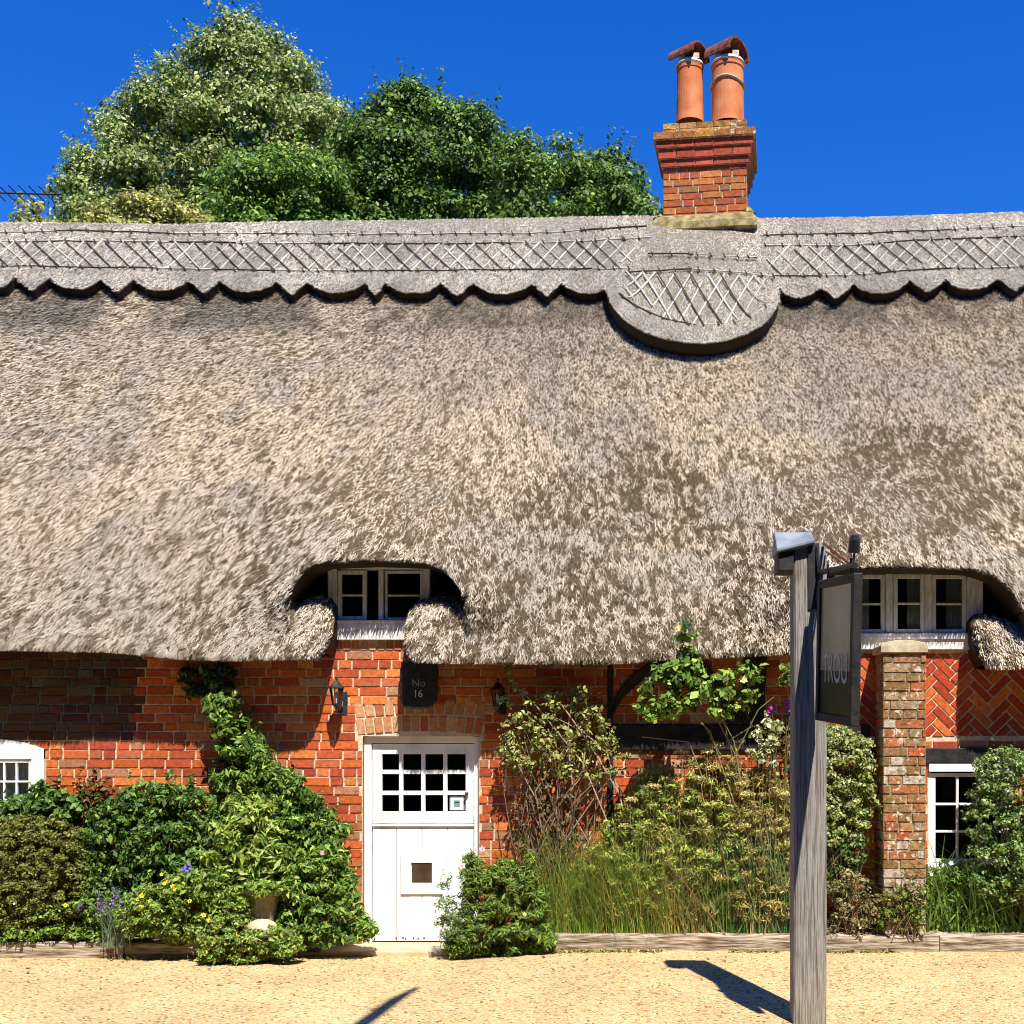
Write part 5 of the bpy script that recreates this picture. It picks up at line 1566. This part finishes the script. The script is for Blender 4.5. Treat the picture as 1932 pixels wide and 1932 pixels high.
rose = [(945, 1440), (950, 1370), (985, 1325), (1040, 1300), (1090, 1300), (1130, 1330), (1160, 1385), (1185, 1440), (1160, 1480), (1080, 1475), (1010, 1470), (970, 1460)]
o, C = foliage('foliage', e, rose, -0.2, 0.10, 150, 0.075, 2500, 0.042, 0.026, [(0.38, 0.40, 0.11), (0.26, 0.32, 0.06), (0.18, 0.17, 0.05), (0.46, 0.45, 0.18), (0.20, 0.11, 0.05)], [3, 3, 2, 2, 1.2], ymax=-0.03)
o, C3 = foliage('lower_foliage', e, [(965, 1480), (1060, 1470), (1100, 1530), (1090, 1610), (1040, 1640), (980, 1620), (960, 1550)], -0.16, 0.08, 60, 0.06, 650, 0.036, 0.022, [(0.13, 0.12, 0.04), (0.16, 0.09, 0.045), (0.2, 0.22, 0.06)], [2, 2, 1], ymax=-0.03)
b = MB(); rt = P(1075, 1640, -0.12)
for k in range(46):
    s = P(random.uniform(960, 1110), random.uniform(1600, 1700), -0.12); q = Vector(C[RG.integers(len(C))])
    m1 = s.lerp(q, 0.35) + Vector((random.uniform(-.12, .12), random.uniform(-.06, .02), 0)); m2 = s.lerp(q, 0.7) + Vector((random.uniform(-.12, .12), random.uniform(-.06, .02), 0.03))
    b.tube([s, m1, m2, q], [0.007, 0.006, 0.0045, 0.002], 5, random.choice([(0.24, 0.15, 0.10), (0.17, 0.10, 0.07), (0.34, 0.25, 0.18), (0.12, 0.08, 0.05)]))
for pts in ([(1150, 1560), (1100, 1440), (1010, 1330), (965, 1285), (950, 1255)], [(1190, 1520), (1130, 1430), (1075, 1350), (1040, 1310)], [(1080, 1480), (1070, 1390), (1078, 1325), (1085, 1295)], [(1100, 1450), (1112, 1350), (1105, 1325), (1075, 1330)], [(1170, 1500), (1110, 1400), (1060, 1330), (1030, 1322)], [(1180, 1540), (1145, 1420), (1100, 1380), (1040, 1350)]):
    b.tube([P(u, v, -0.2 - 0.05 * random.random()) for u, v in pts], [0.006] * (len(pts) - 1) + [0.002], 5, (0.36, 0.27, 0.20))
b.build('stems', M_TWIG, e)
lc = np.array([P(u + random.uniform(-6, 6), v + random.uniform(-6, 6), -0.24) for u, v in ((955, 1262), (962, 1280), (975, 1295), (985, 1305), (950, 1320), (962, 1330), (1080, 1298), (1086, 1310), (1085, 1300), (958, 1270)) for _ in range(14)])
quad_mesh('tip_leaves', leafquads(lc, RG.normal(size=(len(lc), 3)) + [0, -1, 0.6], 0.04, 0.024), qidx(len(lc)), pick([(0.40, 0.42, 0.15), (0.28, 0.33, 0.08)], [1, 1], len(lc)), M_LEAF, e)


def grass(label, ucen, uw, y, vtop, n, wd, cols, wts, lean, cat='grass clump', name='grass_clump', vb=1768, yw=0.06, curl=0.5, hvar=0.75):
    e = plant(name, label, cat, ucen, y)
    k = (CD + y) / CF
    base = np.stack([PX(ucen, y) + RG.normal(0, uw * k * 0.42, n), RG.normal(y, yw, n), np.full(n, PZ(vb, y))], 1)
    base[:, 1] = np.clip(base[:, 1], -0.34, -0.05)
    h = PZ(vtop, y) - PZ(vb, y)
    V, F, tips, sg_ = blades(n, base, h * 0.85, wd, 0, lean, 5, hvar, curl)
    V[:, 1] = np.minimum(V[:, 1], -0.015)
    quad_mesh('blades', V, F, np.repeat(pick(cols, wts, n, 0.5), sg_, 0), M_GRASS, e)
    return e


FEN = [(0.58, 0.47, 0.17), (0.46, 0.39, 0.11), (0.68, 0.58, 0.27), (0.34, 0.30, 0.09)]
def fennel(label, ucen, y, poly, cols, wts, nst, heads):
    """upright stems with a haze of thread-like leaves and flat flower heads"""
    e = plant('fennel', label, 'fennel', ucen, y)
    o, C = foliage('thread_leaves', e, poly, y, 0.10, 150, 0.06, 6500, 0.05, 0.0065, cols, wts, M_DULL, -0.5, up=0.2, ymax=-0.02, cjit=0.6)
    b = MB()
    k = (CD + y) / CF
    hp = []
    for i in range(nst):
        q = Vector(C[RG.integers(len(C))]); q.z += random.uniform(-0.05, 0.08)
        s = Vector((PX(ucen, y) + random.gauss(0, 0.13), y + random.uniform(-.06, .06), 0.12))
        m_ = s.lerp(q, 0.55); m_.x = s.x + (q.x - s.x) * 0.4
        b.tube([s, m_, q], [0.0042, 0.0035, 0.0018], 4, random.choice([(0.30, 0.24, 0.09), (0.20, 0.19, 0.06), (0.40, 0.32, 0.14)]))
    b.build('stems', M_TWIG, e)
    for u, v, r_ in heads:
        c = P(u, v, y - random.uniform(0.0, 0.12)); m = int(190 * (r_ / 0.06) ** 2)
        a_ = RG.uniform(0, 6.283, m); rr = r_ * np.sqrt(RG.random(m))
        p = np.array(c) + np.stack([rr * np.cos(a_), rr * np.sin(a_) * 0.8, 0.35 * r_ * (1 - (rr / r_) ** 2) + RG.normal(0, 0.12 * r_, m)], 1)
        quad_mesh('flower_head', leafquads(p, RG.normal(size=(m, 3)) + [0, -0.5, 1], 0.014, 0.009), qidx(m), pick(FEN, [2, 2, 2, 1], m, 0.4), M_DULL, e)
        hb_ = MB(); hb_.tube([np.array(c) - [0, 0, 0.0], np.array(c) - [random.uniform(-.03, .03), -0.02, 0.22]], 0.003, 4, (0.3, 0.26, 0.1)); hb_.build('flower_stalk', M_TWIG, e)
    return e


def scat(pts, r=(0.04, 0.07)): return [(u, v, random.uniform(*r)) for u, v in pts]
fennel('tall tawny fennel clump in front of the black timber rail', 1335, -0.30, [(1255, 1740), (1240, 1560), (1250, 1470), (1290, 1430), (1345, 1415), (1400, 1425), (1410, 1500), (1400, 1600), (1390, 1740)], GOLD + LIME[:1] + OLIVE[2:3] + GREEN[:1], [3, 2, 3, 1, 2, 2, 2], 60,
       scat([(1290, 1432), (1310, 1445), (1335, 1420), (1352, 1408), (1370, 1430), (1345, 1450), (1322, 1470), (1380, 1462), (1300, 1490), (1285, 1420), (1395, 1400), (1398, 1480), (1362, 1500), (1330, 1520)]))
fennel('golden feathery fennel left of the signpost', 1440, -0.32, [(1385, 1740), (1385, 1600), (1395, 1500), (1420, 1450), (1460, 1450), (1490, 1480), (1500, 1600), (1495, 1740)], GOLD + OLIVE[:1] + OLIVE[2:3], [3, 2, 3, 2, 1.5, 2], 44,
       scat([(1430, 1470), (1455, 1462), (1410, 1500), (1440, 1500), (1480, 1500), (1425, 1535), (1465, 1540), (1405, 1560), (1450, 1580)]))
fennel('yellowing fennel clump on the sunlit bricks right of the climbing rose', 1225, -0.28, [(1150, 1740), (1150, 1620), (1170, 1540), (1195, 1470), (1225, 1440), (1260, 1450), (1275, 1540), (1280, 1650), (1270, 1740)], LIME[:2] + OLIVE[2:3] + [(0.42, 0.40, 0.11)] + GOLD[:1] + GREEN[:1], [3, 2, 2, 3, 1.5, 2], 44,
       scat([(1218, 1430), (1240, 1445), (1205, 1468), (1232, 1485), (1258, 1470), (1190, 1510), (1222, 1520), (1180, 1560)], (0.035, 0.06)))
grass('fine green grass clump right of the pink-flowered bush', 1085, 100, -0.28, 1590, 1000, 0.006, LIME[:2] + GREEN[:3] + OLIVE[2:3] + GOLD[:1], [2, 2, 3, 2, 3, 2, 1.5], 0.85)
grass('leafy green grass clump behind the pale kerb timber', 1190, 120, -0.28, 1590, 1100, 0.007, GREEN[:3] + LIME[:2] + GOLD[:1], [3, 3, 3, 1.5, 2, 1], 0.9)
grass('short tawny grass tuft low in the middle of the bed', 1290, 90, -0.30, 1640, 700, 0.006, GOLD + OLIVE[:2], [2, 2, 2, 1, 2, 2], 0.8)
grass('dark strap-leaved iris clump beneath the tawny fennel', 1365, 110, -0.30, 1620, 420, 0.012, DARKG + [(0.16, 0.18, 0.06)], [3, 2, 3, 1, 2], 0.5, cat='iris', name='iris_clump')
grass('blue-green strap-leaved iris clump left of the signpost base', 1462, 70, -0.32, 1590, 380, 0.013, [(0.10, 0.18, 0.06), (0.17, 0.27, 0.11), (0.05, 0.10, 0.04), (0.26, 0.33, 0.16)], [2, 2, 2, 1], 0.5, cat='iris', name='iris_clump')
e = plant('olive_leaved_shrub', 'loose olive-leaved shrub rising among the fennel stems', 'shrub', 1260, -0.25)
o, C = foliage('foliage', e, [(1060, 1740), (1060, 1660), (1110, 1600), (1150, 1540), (1200, 1480), (1250, 1440), (1310, 1430), (1380, 1440), (1440, 1470), (1490, 1500), (1490, 1640), (1480, 1720)], -0.26, 0.14, 300, 0.055, 9500, 0.038, 0.014, LIME[:2] + OLIVE[2:3] + [(0.42, 0.42, 0.12), (0.46, 0.36, 0.13), GREEN[0], GREEN[2]], [3, 2, 2, 2.5, 1.5, 3, 3], M_DULL, ymax=-0.02, up=0.4)
stems(e, P(1330, 1770, -0.2), C, 44, 0.006, 0.002, (0.16, 0.13, 0.06), spread=0.4)
e = plant('yellow_rose', 'yellow-flowered climbing rose crossing the eave above the timber rail', 'rose', 1310, -0.4)
ro = []
o, C = foliage('foliage', e, [(1275, 1250), (1272, 1215), (1285, 1195), (1305, 1200), (1315, 1240), (1325, 1265), (1340, 1310), (1310, 1345), (1265, 1360), (1225, 1365), (1200, 1340), (1215, 1290), (1235, 1260)], -0.60, 0.10, 80, 0.065, 1250, 0.062, 0.042, GREEN + LIME[:2], [3, 2, 4, 1, 2, 2])
o, C2 = foliage('right_foliage', e, [(1335, 1330), (1340, 1280), (1375, 1258), (1410, 1260), (1442, 1275), (1444, 1305), (1425, 1330), (1390, 1350), (1350, 1370)], -0.5, 0.08, 40, 0.055, 520, 0.06, 0.038, GREEN + LIME[:2], [2, 2, 4, 1, 3, 3])
b = MB()
for pts in ([(1420, 1600), (1390, 1430), (1340, 1330), (1300, 1260), (1287, 1195)], [(1400, 1560), (1340, 1380), (1250, 1290), (1220, 1330)], [(1410, 1560), (1385, 1400), (1350, 1330), (1400, 1290), (1430, 1280)], [(1390, 1480), (1330, 1370), (1270, 1330), (1210, 1345)], [(1390, 1420), (1430, 1340), (1460, 1315)], [(1400, 1500), (1360, 1340), (1300, 1300), (1260, 1310)], [(1330, 1480), (1300, 1400), (1210, 1390)], [(1370, 1400), (1420, 1370), (1400, 1330)]):
    b.tube([P(u, v, -0.3 - 0.25 * (1 - (v - 1190) / 420)) for u, v in pts], [0.006, 0.005, 0.0042, 0.003, 0.002][:len(pts)], 5, random.choice([(0.16, 0.15, 0.07), (0.24, 0.19, 0.11), (0.12, 0.13, 0.05)]))
b.build('stems', M_TWIG, e)
flower(e, P(1284, 1188, -0.68), 0.045, (0.85, 0.76, 0.22), (0.7, 0.6, 0.1), 7, open_=0.8); flower(e, P(1402, 1284, -0.56), 0.04, (0.78, 0.76, 0.38), (0.7, 0.6, 0.2), 7, open_=0.6); flower(e, P(1293, 1218, -0.66), 0.035, (0.55, 0.32, 0.25), (0.4, 0.2, 0.1), 6, open_=0.7)
e = plant('variegated_hydrangea', 'white-margined variegated shrub left of the signpost', 'shrub', 1450, -0.3)
o, C = foliage('foliage', e, [(1408, 1420), (1420, 1385), (1445, 1355), (1470, 1358), (1475, 1390), (1462, 1420), (1470, 1450), (1440, 1450)], -0.4, 0.08, 34, 0.05, 620, 0.042, 0.026, [(0.70, 0.68, 0.48), (0.50, 0.50, 0.22), (0.24, 0.28, 0.07), (0.10, 0.13, 0.04)], [3, 3, 2, 1])
stems(e, P(1450, 1770, -0.3), C, 14, 0.007, 0.003, (0.2, 0.16, 0.07))
e = plant('bronze_shrub', 'amber-leaved shrub behind the signpost', 'shrub', 1490, -0.2)
o, C = foliage('foliage', e, [(1462, 1480), (1470, 1400), (1490, 1370), (1530, 1380), (1550, 1420), (1545, 1500), (1500, 1560), (1465, 1540)], -0.22, 0.1, 50, 0.06, 1100, 0.045, 0.026, [(0.32, 0.13, 0.03), (0.25, 0.17, 0.04), (0.18, 0.18, 0.04)], [2, 2, 2], ymax=-0.02)
stems(e, P(1495, 1770, -0.2), C, 12, 0.006, 0.002)
e = plant('magenta_flower', 'magenta flowers on thin stems left of the signpost', 'flower', 1470, -0.35)
b = MB()
for u, v in ((1456, 1338), (1485, 1328), (1490, 1340), (1452, 1344)): b.tube([P(1478, 1560, -0.3), P((u + 1478) / 2, 1440, -0.36), P(u, v, -0.4)], 0.004, 5, (0.10, 0.11, 0.04))
b.build('stems', M_TWIG, e)
for u, v, r_ in ((1456, 1336, 0.024), (1450, 1343, 0.018), (1484, 1326, 0.032), (1490, 1338, 0.03), (1462, 1340, 0.016)): flower(e, P(u, v, -0.41), r_, (0.52, 0.04, 0.50), (0.7, 0.3, 0.6))
e = plant('white_rose', 'pale yellow blooms at head height just left of the signpost top', 'rose', 1475, -0.5)
o, C = foliage('foliage', e, [(1462, 1290), (1465, 1262), (1485, 1252), (1500, 1260), (1500, 1290), (1480, 1295)], -0.5, 0.05, 12, 0.045, 150, 0.055, 0.035, LIME + GREEN[:2], [3, 2, 2, 1, 2, 2])
b = MB(); b.tube([P(1500, 1600, -0.3), P(1505, 1420, -0.4), P(1482, 1275, -0.5)], [0.008, 0.006, 0.003], 5, (0.2, 0.17, 0.09)); b.build('stems', M_TWIG, e)
# --- right of the signpost
e = plant('variegated_pittosporum', 'tall pale variegated shrub between the signpost and the buttress', 'shrub', 1600, -0.25)
o, C = foliage('foliage', e, [(1545, 1560), (1540, 1440), (1548, 1375), (1580, 1368), (1620, 1385), (1642, 1400), (1648, 1450), (1650, 1500), (1636, 1560), (1620, 1600), (1560, 1600)], -0.24, 0.14, 230, 0.055, 10000, 0.032, 0.018, VARIEG + LIME[:2] + OLIVE[2:3], [3, 3, 2, 1.5, 2, 2, 1.5], ymax=-0.03)
o, C2 = foliage('lower_foliage', e, [(1545, 1660), (1545, 1580), (1640, 1570), (1635, 1620), (1610, 1660)], -0.22, 0.10, 60, 0.055, 1400, 0.036, 0.02, DARKG + OLIVE[:2], [2, 2, 2, 1, 2, 2], ymax=-0.03)
lc = np.array([P(1640 + 30 * s, 1492 + 48 * s + random.uniform(-5, 5), -0.32) for s in np.linspace(-0.1, 1, 40)])
quad_mesh('arching_spray', leafquads(lc, RG.normal(size=(40, 3)) + [0, -1, 0.6], 0.05, 0.026), qidx(40), pick([(0.34, 0.38, 0.12), (0.24, 0.3, 0.07)], [1, 1], 40), M_LEAF, e)
stems(e, P(1595, 1770, -0.22), np.concatenate([C, C2]), 34, 0.008, 0.003)
e = plant('dry_twiggy_shrub', 'dry brownish twiggy plant at the foot of the variegated shrub', 'shrub', 1600, -0.35)
o, C = foliage('foliage', e, [(1556, 1770), (1560, 1660), (1600, 1640), (1640, 1660), (1668, 1690), (1660, 1740), (1620, 1770)], -0.36, 0.10, 90, 0.055, 1700, 0.034, 0.018, [(0.26, 0.22, 0.09), (0.20, 0.17, 0.06), (0.12, 0.13, 0.04), (0.30, 0.15, 0.06), (0.34, 0.32, 0.16)], [3, 3, 2, 1, 2], M_DULL)
stems(e, P(1600, 1775, -0.33), C, 44, 0.004, 0.0015, (0.2, 0.13, 0.07), spread=0.15)
e = plant('creeping_sprig', 'small leafy sprigs at the foot of the brick buttress', 'plant', 1700, -0.42)
o, C = foliage('foliage', e, [(1660, 1760), (1665, 1690), (1690, 1655), (1730, 1648), (1750, 1680), (1740, 1760)], -0.44, 0.05, 50, 0.05, 900, 0.042, 0.02, OLIVE + GREEN[:3] + [(0.36, 0.20, 0.08)], [2, 2, 2, 1, 2, 2, 2, 1.2])
stems(e, P(1700, 1770, -0.42), C, 18, 0.004, 0.002, (0.2, 0.15, 0.07), spread=0.12)
e = grass('dark strappy agapanthus clump under the lower right window', 1840, 160, -0.28, 1630, 620, 0.017, DARKG + [GREEN[0], GREEN[2]], [3, 2, 3, 1, 3, 2], 0.9, cat='agapanthus', name='agapanthus_clump', yw=0.07)
o, C = foliage('low_leaves', e, [(1735, 1770), (1730, 1690), (1760, 1640), (1830, 1630), (1900, 1650), (1990, 1660), (1990, 1770)], -0.24, 0.10, 150, 0.06, 5000, 0.055, 0.016, DARKG + GREEN[:3], [2, 2, 3, 1, 3, 2, 3], ymax=-0.02)
flower(e, P(1794, 1629, -0.46), 0.024, (0.80, 0.80, 0.70), name='flower'); flower(e, P(1757, 1650, -0.5), 0.018, (0.72, 0.74, 0.5))
e = plant('variegated_euonymus', 'large pale green variegated shrub at the far right', 'shrub', 1900, -0.4)
o, C = foliage('foliage', e, [(1838, 1690), (1830, 1620), (1832, 1540), (1842, 1480), (1852, 1430), (1880, 1412), (1930, 1405), (1990, 1410), (2060, 1440), (2080, 1560), (2070, 1700), (1960, 1720)], -0.34, 0.24, 420, 0.065, 22000, 0.034, 0.019, [(0.30, 0.38, 0.12), (0.17, 0.27, 0.05), (0.38, 0.44, 0.19), (0.08, 0.15, 0.03), (0.04, 0.09, 0.02)], [3, 3, 2, 2.5, 1.5], ymax=-0.03)
stems(e, P(1950, 1770, -0.3), C, 34, 0.009, 0.003)
# weeds along the foot of the kerbs
nw = 1500
wx = np.concatenate([RG.uniform(-6, PX(440, -.5), 500), RG.uniform(PX(1040, -.4), 4.0, 1000)])
wy = np.where(wx < -2, -0.47, -0.44) - np.abs(RG.normal(0, 0.025, nw))
keep = fbm(wx * 1.8, wx * 0 + 2, 3, 3) > 0.47
wx, wy = wx[keep], wy[keep]
wb_ = np.stack([wx, wy, gz(wx, wy)], 1)
wb_ = wb_ + np.stack([np.zeros(len(wx)), np.zeros(len(wx)), np.abs(RG.normal(0.008, 0.008, len(wx)))], 1)
tag(quad_mesh('kerb_weeds', leafquads(wb_, RG.normal(size=(len(wx), 3)) + [0, -0.6, 1], 0.034, 0.014), qidx(len(wx)), pick(OLIVE + [(0.26, 0.18, 0.07), (0.12, 0.09, 0.04)], [2, 2, 2, 1, 2, 1], len(wx)), M_DULL), kind='stuff')
bpy.data.objects['kerb_weeds']['label'] = 'small weeds and dead leaves along the kerb timbers'

nl_ = 240
lx = RG.uniform(-6.0, 4.5, nl_); ly = -0.5 - np.abs(RG.normal(0, 0.7, nl_))
lp_ = np.stack([lx, ly, gz(lx, ly) + 0.006], 1)
tag(quad_mesh('leaf_litter', leafquads(lp_, RG.normal(0, 0.25, (nl_, 3)) + [0, 0, 1], 0.026, 0.014, 0.0), qidx(nl_), pick([(0.16, 0.08, 0.03), (0.30, 0.18, 0.06), (0.09, 0.06, 0.03), (0.2, 0.2, 0.08)], [2, 2, 2, 1], nl_), M_DULL), kind='stuff')
bpy.data.objects['leaf_litter']['label'] = 'scattered dead leaves and dark chips on the gravel'

# ------------------------------------------------------------------ trees behind the house
def tree(name, label, poly, y0, thick, ncl, r, nl, L, Wd, cols, wts, trunk_u, cat='tree', m=None, group='trees behind the thatched roof'):
    base = Vector((PX(trunk_u, y0), y0, -0.1))
    e = empty(name, base, label, cat, group)
    o, C = foliage('crown', e, poly, y0, thick, ncl, r, nl, L, Wd, cols, wts, m or M_LEAF, 0.4, up=0.4, cjit=0.5, sprig=0.22, slen=1.75)
    b = MB(); ztop_ = C[:, 2].max(); zl_ = C[:, 2].min()
    b.tube([base, base + Vector((0.05, 0, zl_ * 0.5)), Vector((base.x + 0.1, y0, zl_ + 0.5)), Vector((base.x + 0.05, y0, zl_ + (ztop_ - zl_) * 0.75))], [0.32, 0.26, 0.2, 0.05], 9)
    for i in RG.choice(len(C), 26, replace=False):
        q = Vector(C[i]); s = Vector((base.x + 0.08, y0, min(q.z - 0.4, max(zl_, q.z - 1.6)))); b.tube([s, s.lerp(q, 0.5) + Vector((0, 0, 0.15)), q], [0.08, 0.05, 0.015], 5)
    b.build('trunk', M_BARK, e)
    return e
VB = 620
LIM = [(0.41, 0.45, 0.15), (0.29, 0.36, 0.085), (0.17, 0.26, 0.04), (0.60, 0.59, 0.31), (0.06, 0.11, 0.02)]
tree('lime_tree', 'tall pale-flowering tree forming the highest peak behind the roof', [(70, VB), (78, 440), (82, 385), (100, 345), (122, 325), (128, 300), (150, 278), (172, 248), (186, 216), (218, 186), (246, 160), (282, 140), (306, 104), (340, 84), (368, 66), (406, 54), (430, 36), (450, 24), (466, 42), (500, 50), (530, 66), (552, 80), (562, 104), (584, 112), (596, 142), (620, 172), (642, 200), (656, 240), (668, 300), (668, 420), (650, VB)],
     10.0, 1.3, 760, 0.34, 165000, 0.072, 0.043, LIM, [3, 3, 2.5, 1.4, 1.6], 400)
tree('green_tree', 'mid green tree in front of the pale-flowering one', [(375, VB), (380, 420), (395, 348), (432, 306), (482, 286), (540, 290), (585, 268), (640, 292), (660, 420), (660, VB)], 7.6, 1.0, 260, 0.28, 46000, 0.068, 0.040, [(0.16, 0.29, 0.03), (0.09, 0.18, 0.022), (0.27, 0.40, 0.07), (0.04, 0.08, 0.014)], [3, 3, 2, 1.6], 520)
tree('oak_tree', 'dark green lobed tree in the middle behind the roof', [(630, VB), (630, 400), (634, 292), (644, 236), (664, 214), (690, 204), (706, 178), (740, 176), (764, 156), (785, 170), (802, 186), (822, 162), (850, 183), (874, 172), (890, 198), (922, 214), (938, 244), (946, 300), (955, 420), (950, VB)], 8.6, 1.1, 360, 0.32, 74000, 0.072, 0.043, [(0.12, 0.225, 0.028), (0.07, 0.145, 0.02), (0.22, 0.33, 0.06), (0.032, 0.066, 0.012)], [3, 3, 2.2, 1.6], 790)
tree('hazel_tree', 'lower bright-flecked tree running up to the chimney', [(925, VB), (930, 420), (936, 318), (950, 262), (985, 250), (1010, 268), (1050, 262), (1085, 267), (1110, 284), (1135, 290), (1150, 276), (1162, 256), (1174, 284), (1197, 300), (1222, 298), (1230, 320), (1220, 344), (1242, 370), (1256, 420), (1256, VB)], 7.8, 1.0, 320, 0.27, 60000, 0.070, 0.042, [(0.15, 0.26, 0.035), (0.09, 0.175, 0.025), (0.28, 0.38, 0.08), (0.04, 0.08, 0.014)], [3, 3, 2.5, 1.6], 1090)
tree('golden_tree', 'small yellow-green treetop at the far left above the ridge', [(-30, VB), (0, 430), (14, 408), (20, 380), (42, 372), (72, 376), (86, 392), (110, 408), (200, 390), (245, 360), (298, 354), (325, 376), (390, 402), (400, 430), (370, VB)], 6.6, 0.6, 200, 0.2, 28000, 0.07, 0.038, [(0.47, 0.45, 0.12), (0.33, 0.34, 0.07), (0.58, 0.54, 0.24), (0.12, 0.15, 0.03)], [3, 3, 1.5, 2], 190)

# added trees behind the camera that cut sky light on wall and glass
nh = 14000
hp_ = np.stack([RG.uniform(-40, 40, nh), RG.normal(-18, 1.2, nh), RG.random(nh) * 14], 1)
tag(quad_mesh('sky_blocker_hedgerow', leafquads(hp_, RG.normal(size=(nh, 3)), 1.3, 0.8), qidx(nh), pick(GREEN, [2, 3, 1, 2], nh), M_DULL), kind='stuff')
bpy.data.objects['sky_blocker_hedgerow']['label'] = 'added green hedgerow screen blocking low sky light'

# television aerial at the far left
e = empty('tv_aerial', (PX(-80, 5.2), 5.2, 0), 'thin slanted television aerial above the ridge at the far left', 'aerial')
b = MB(); q0, q1 = P(-110, 361, 5.2), P(116, 367, 5.2)
b.tube([q0, q1], 0.012, 6); b.build('boom', M_AERIAL, e)
b = MB()
for k in range(12):
    c = q0.lerp(q1, (k + 0.5) / 12); d = Vector((-0.035, -0.14, 0.04)); b.tube([c - d, c + d], 0.008, 5)
b.build('elements', M_AERIAL, e)
b = MB(); b.tube([(PX(-90, 5.2), 5.22, 0.0), (PX(-90, 5.2), 5.22, q0.z + 0.1)], 0.022, 8); b.build('mast', M_AERIAL, e)

# bare bough over the photographer's head, whose tip throws its shadow on the gravel
e = empty('overhanging_tree', (-2.2, -10.6, 0), 'bare bough of a tree above the yard casting a curved shadow', 'tree')
b = MB()
b.tube([(-2.2, -10.6, -0.1), (-2.15, -10.5, 2.5), (-2.1, -10.45, 5.0), (-2.0, -10.5, 7.0)], [0.2, 0.17, 0.14, 0.06], 9); b.build('trunk', M_BARK, e)
b = MB()
b.tube([(-2.1, -10.45, 5.0), (-1.5, -9.3, 5.7), (-0.75, -7.8, 6.0), (-0.42, -6.5, 6.0), (-0.36, -6.0, 6.02), (-0.31, -5.5, 6.02), (-0.24, -5.1, 6.0)], [0.10, 0.085, 0.07, 0.055, 0.055, 0.05, 0.02], 7)
b.tube([(-0.36, -5.85, 6.0), (-0.45, -5.72, 5.98)], [0.02, 0.008], 5)
b.build('bough', M_BARK, e)
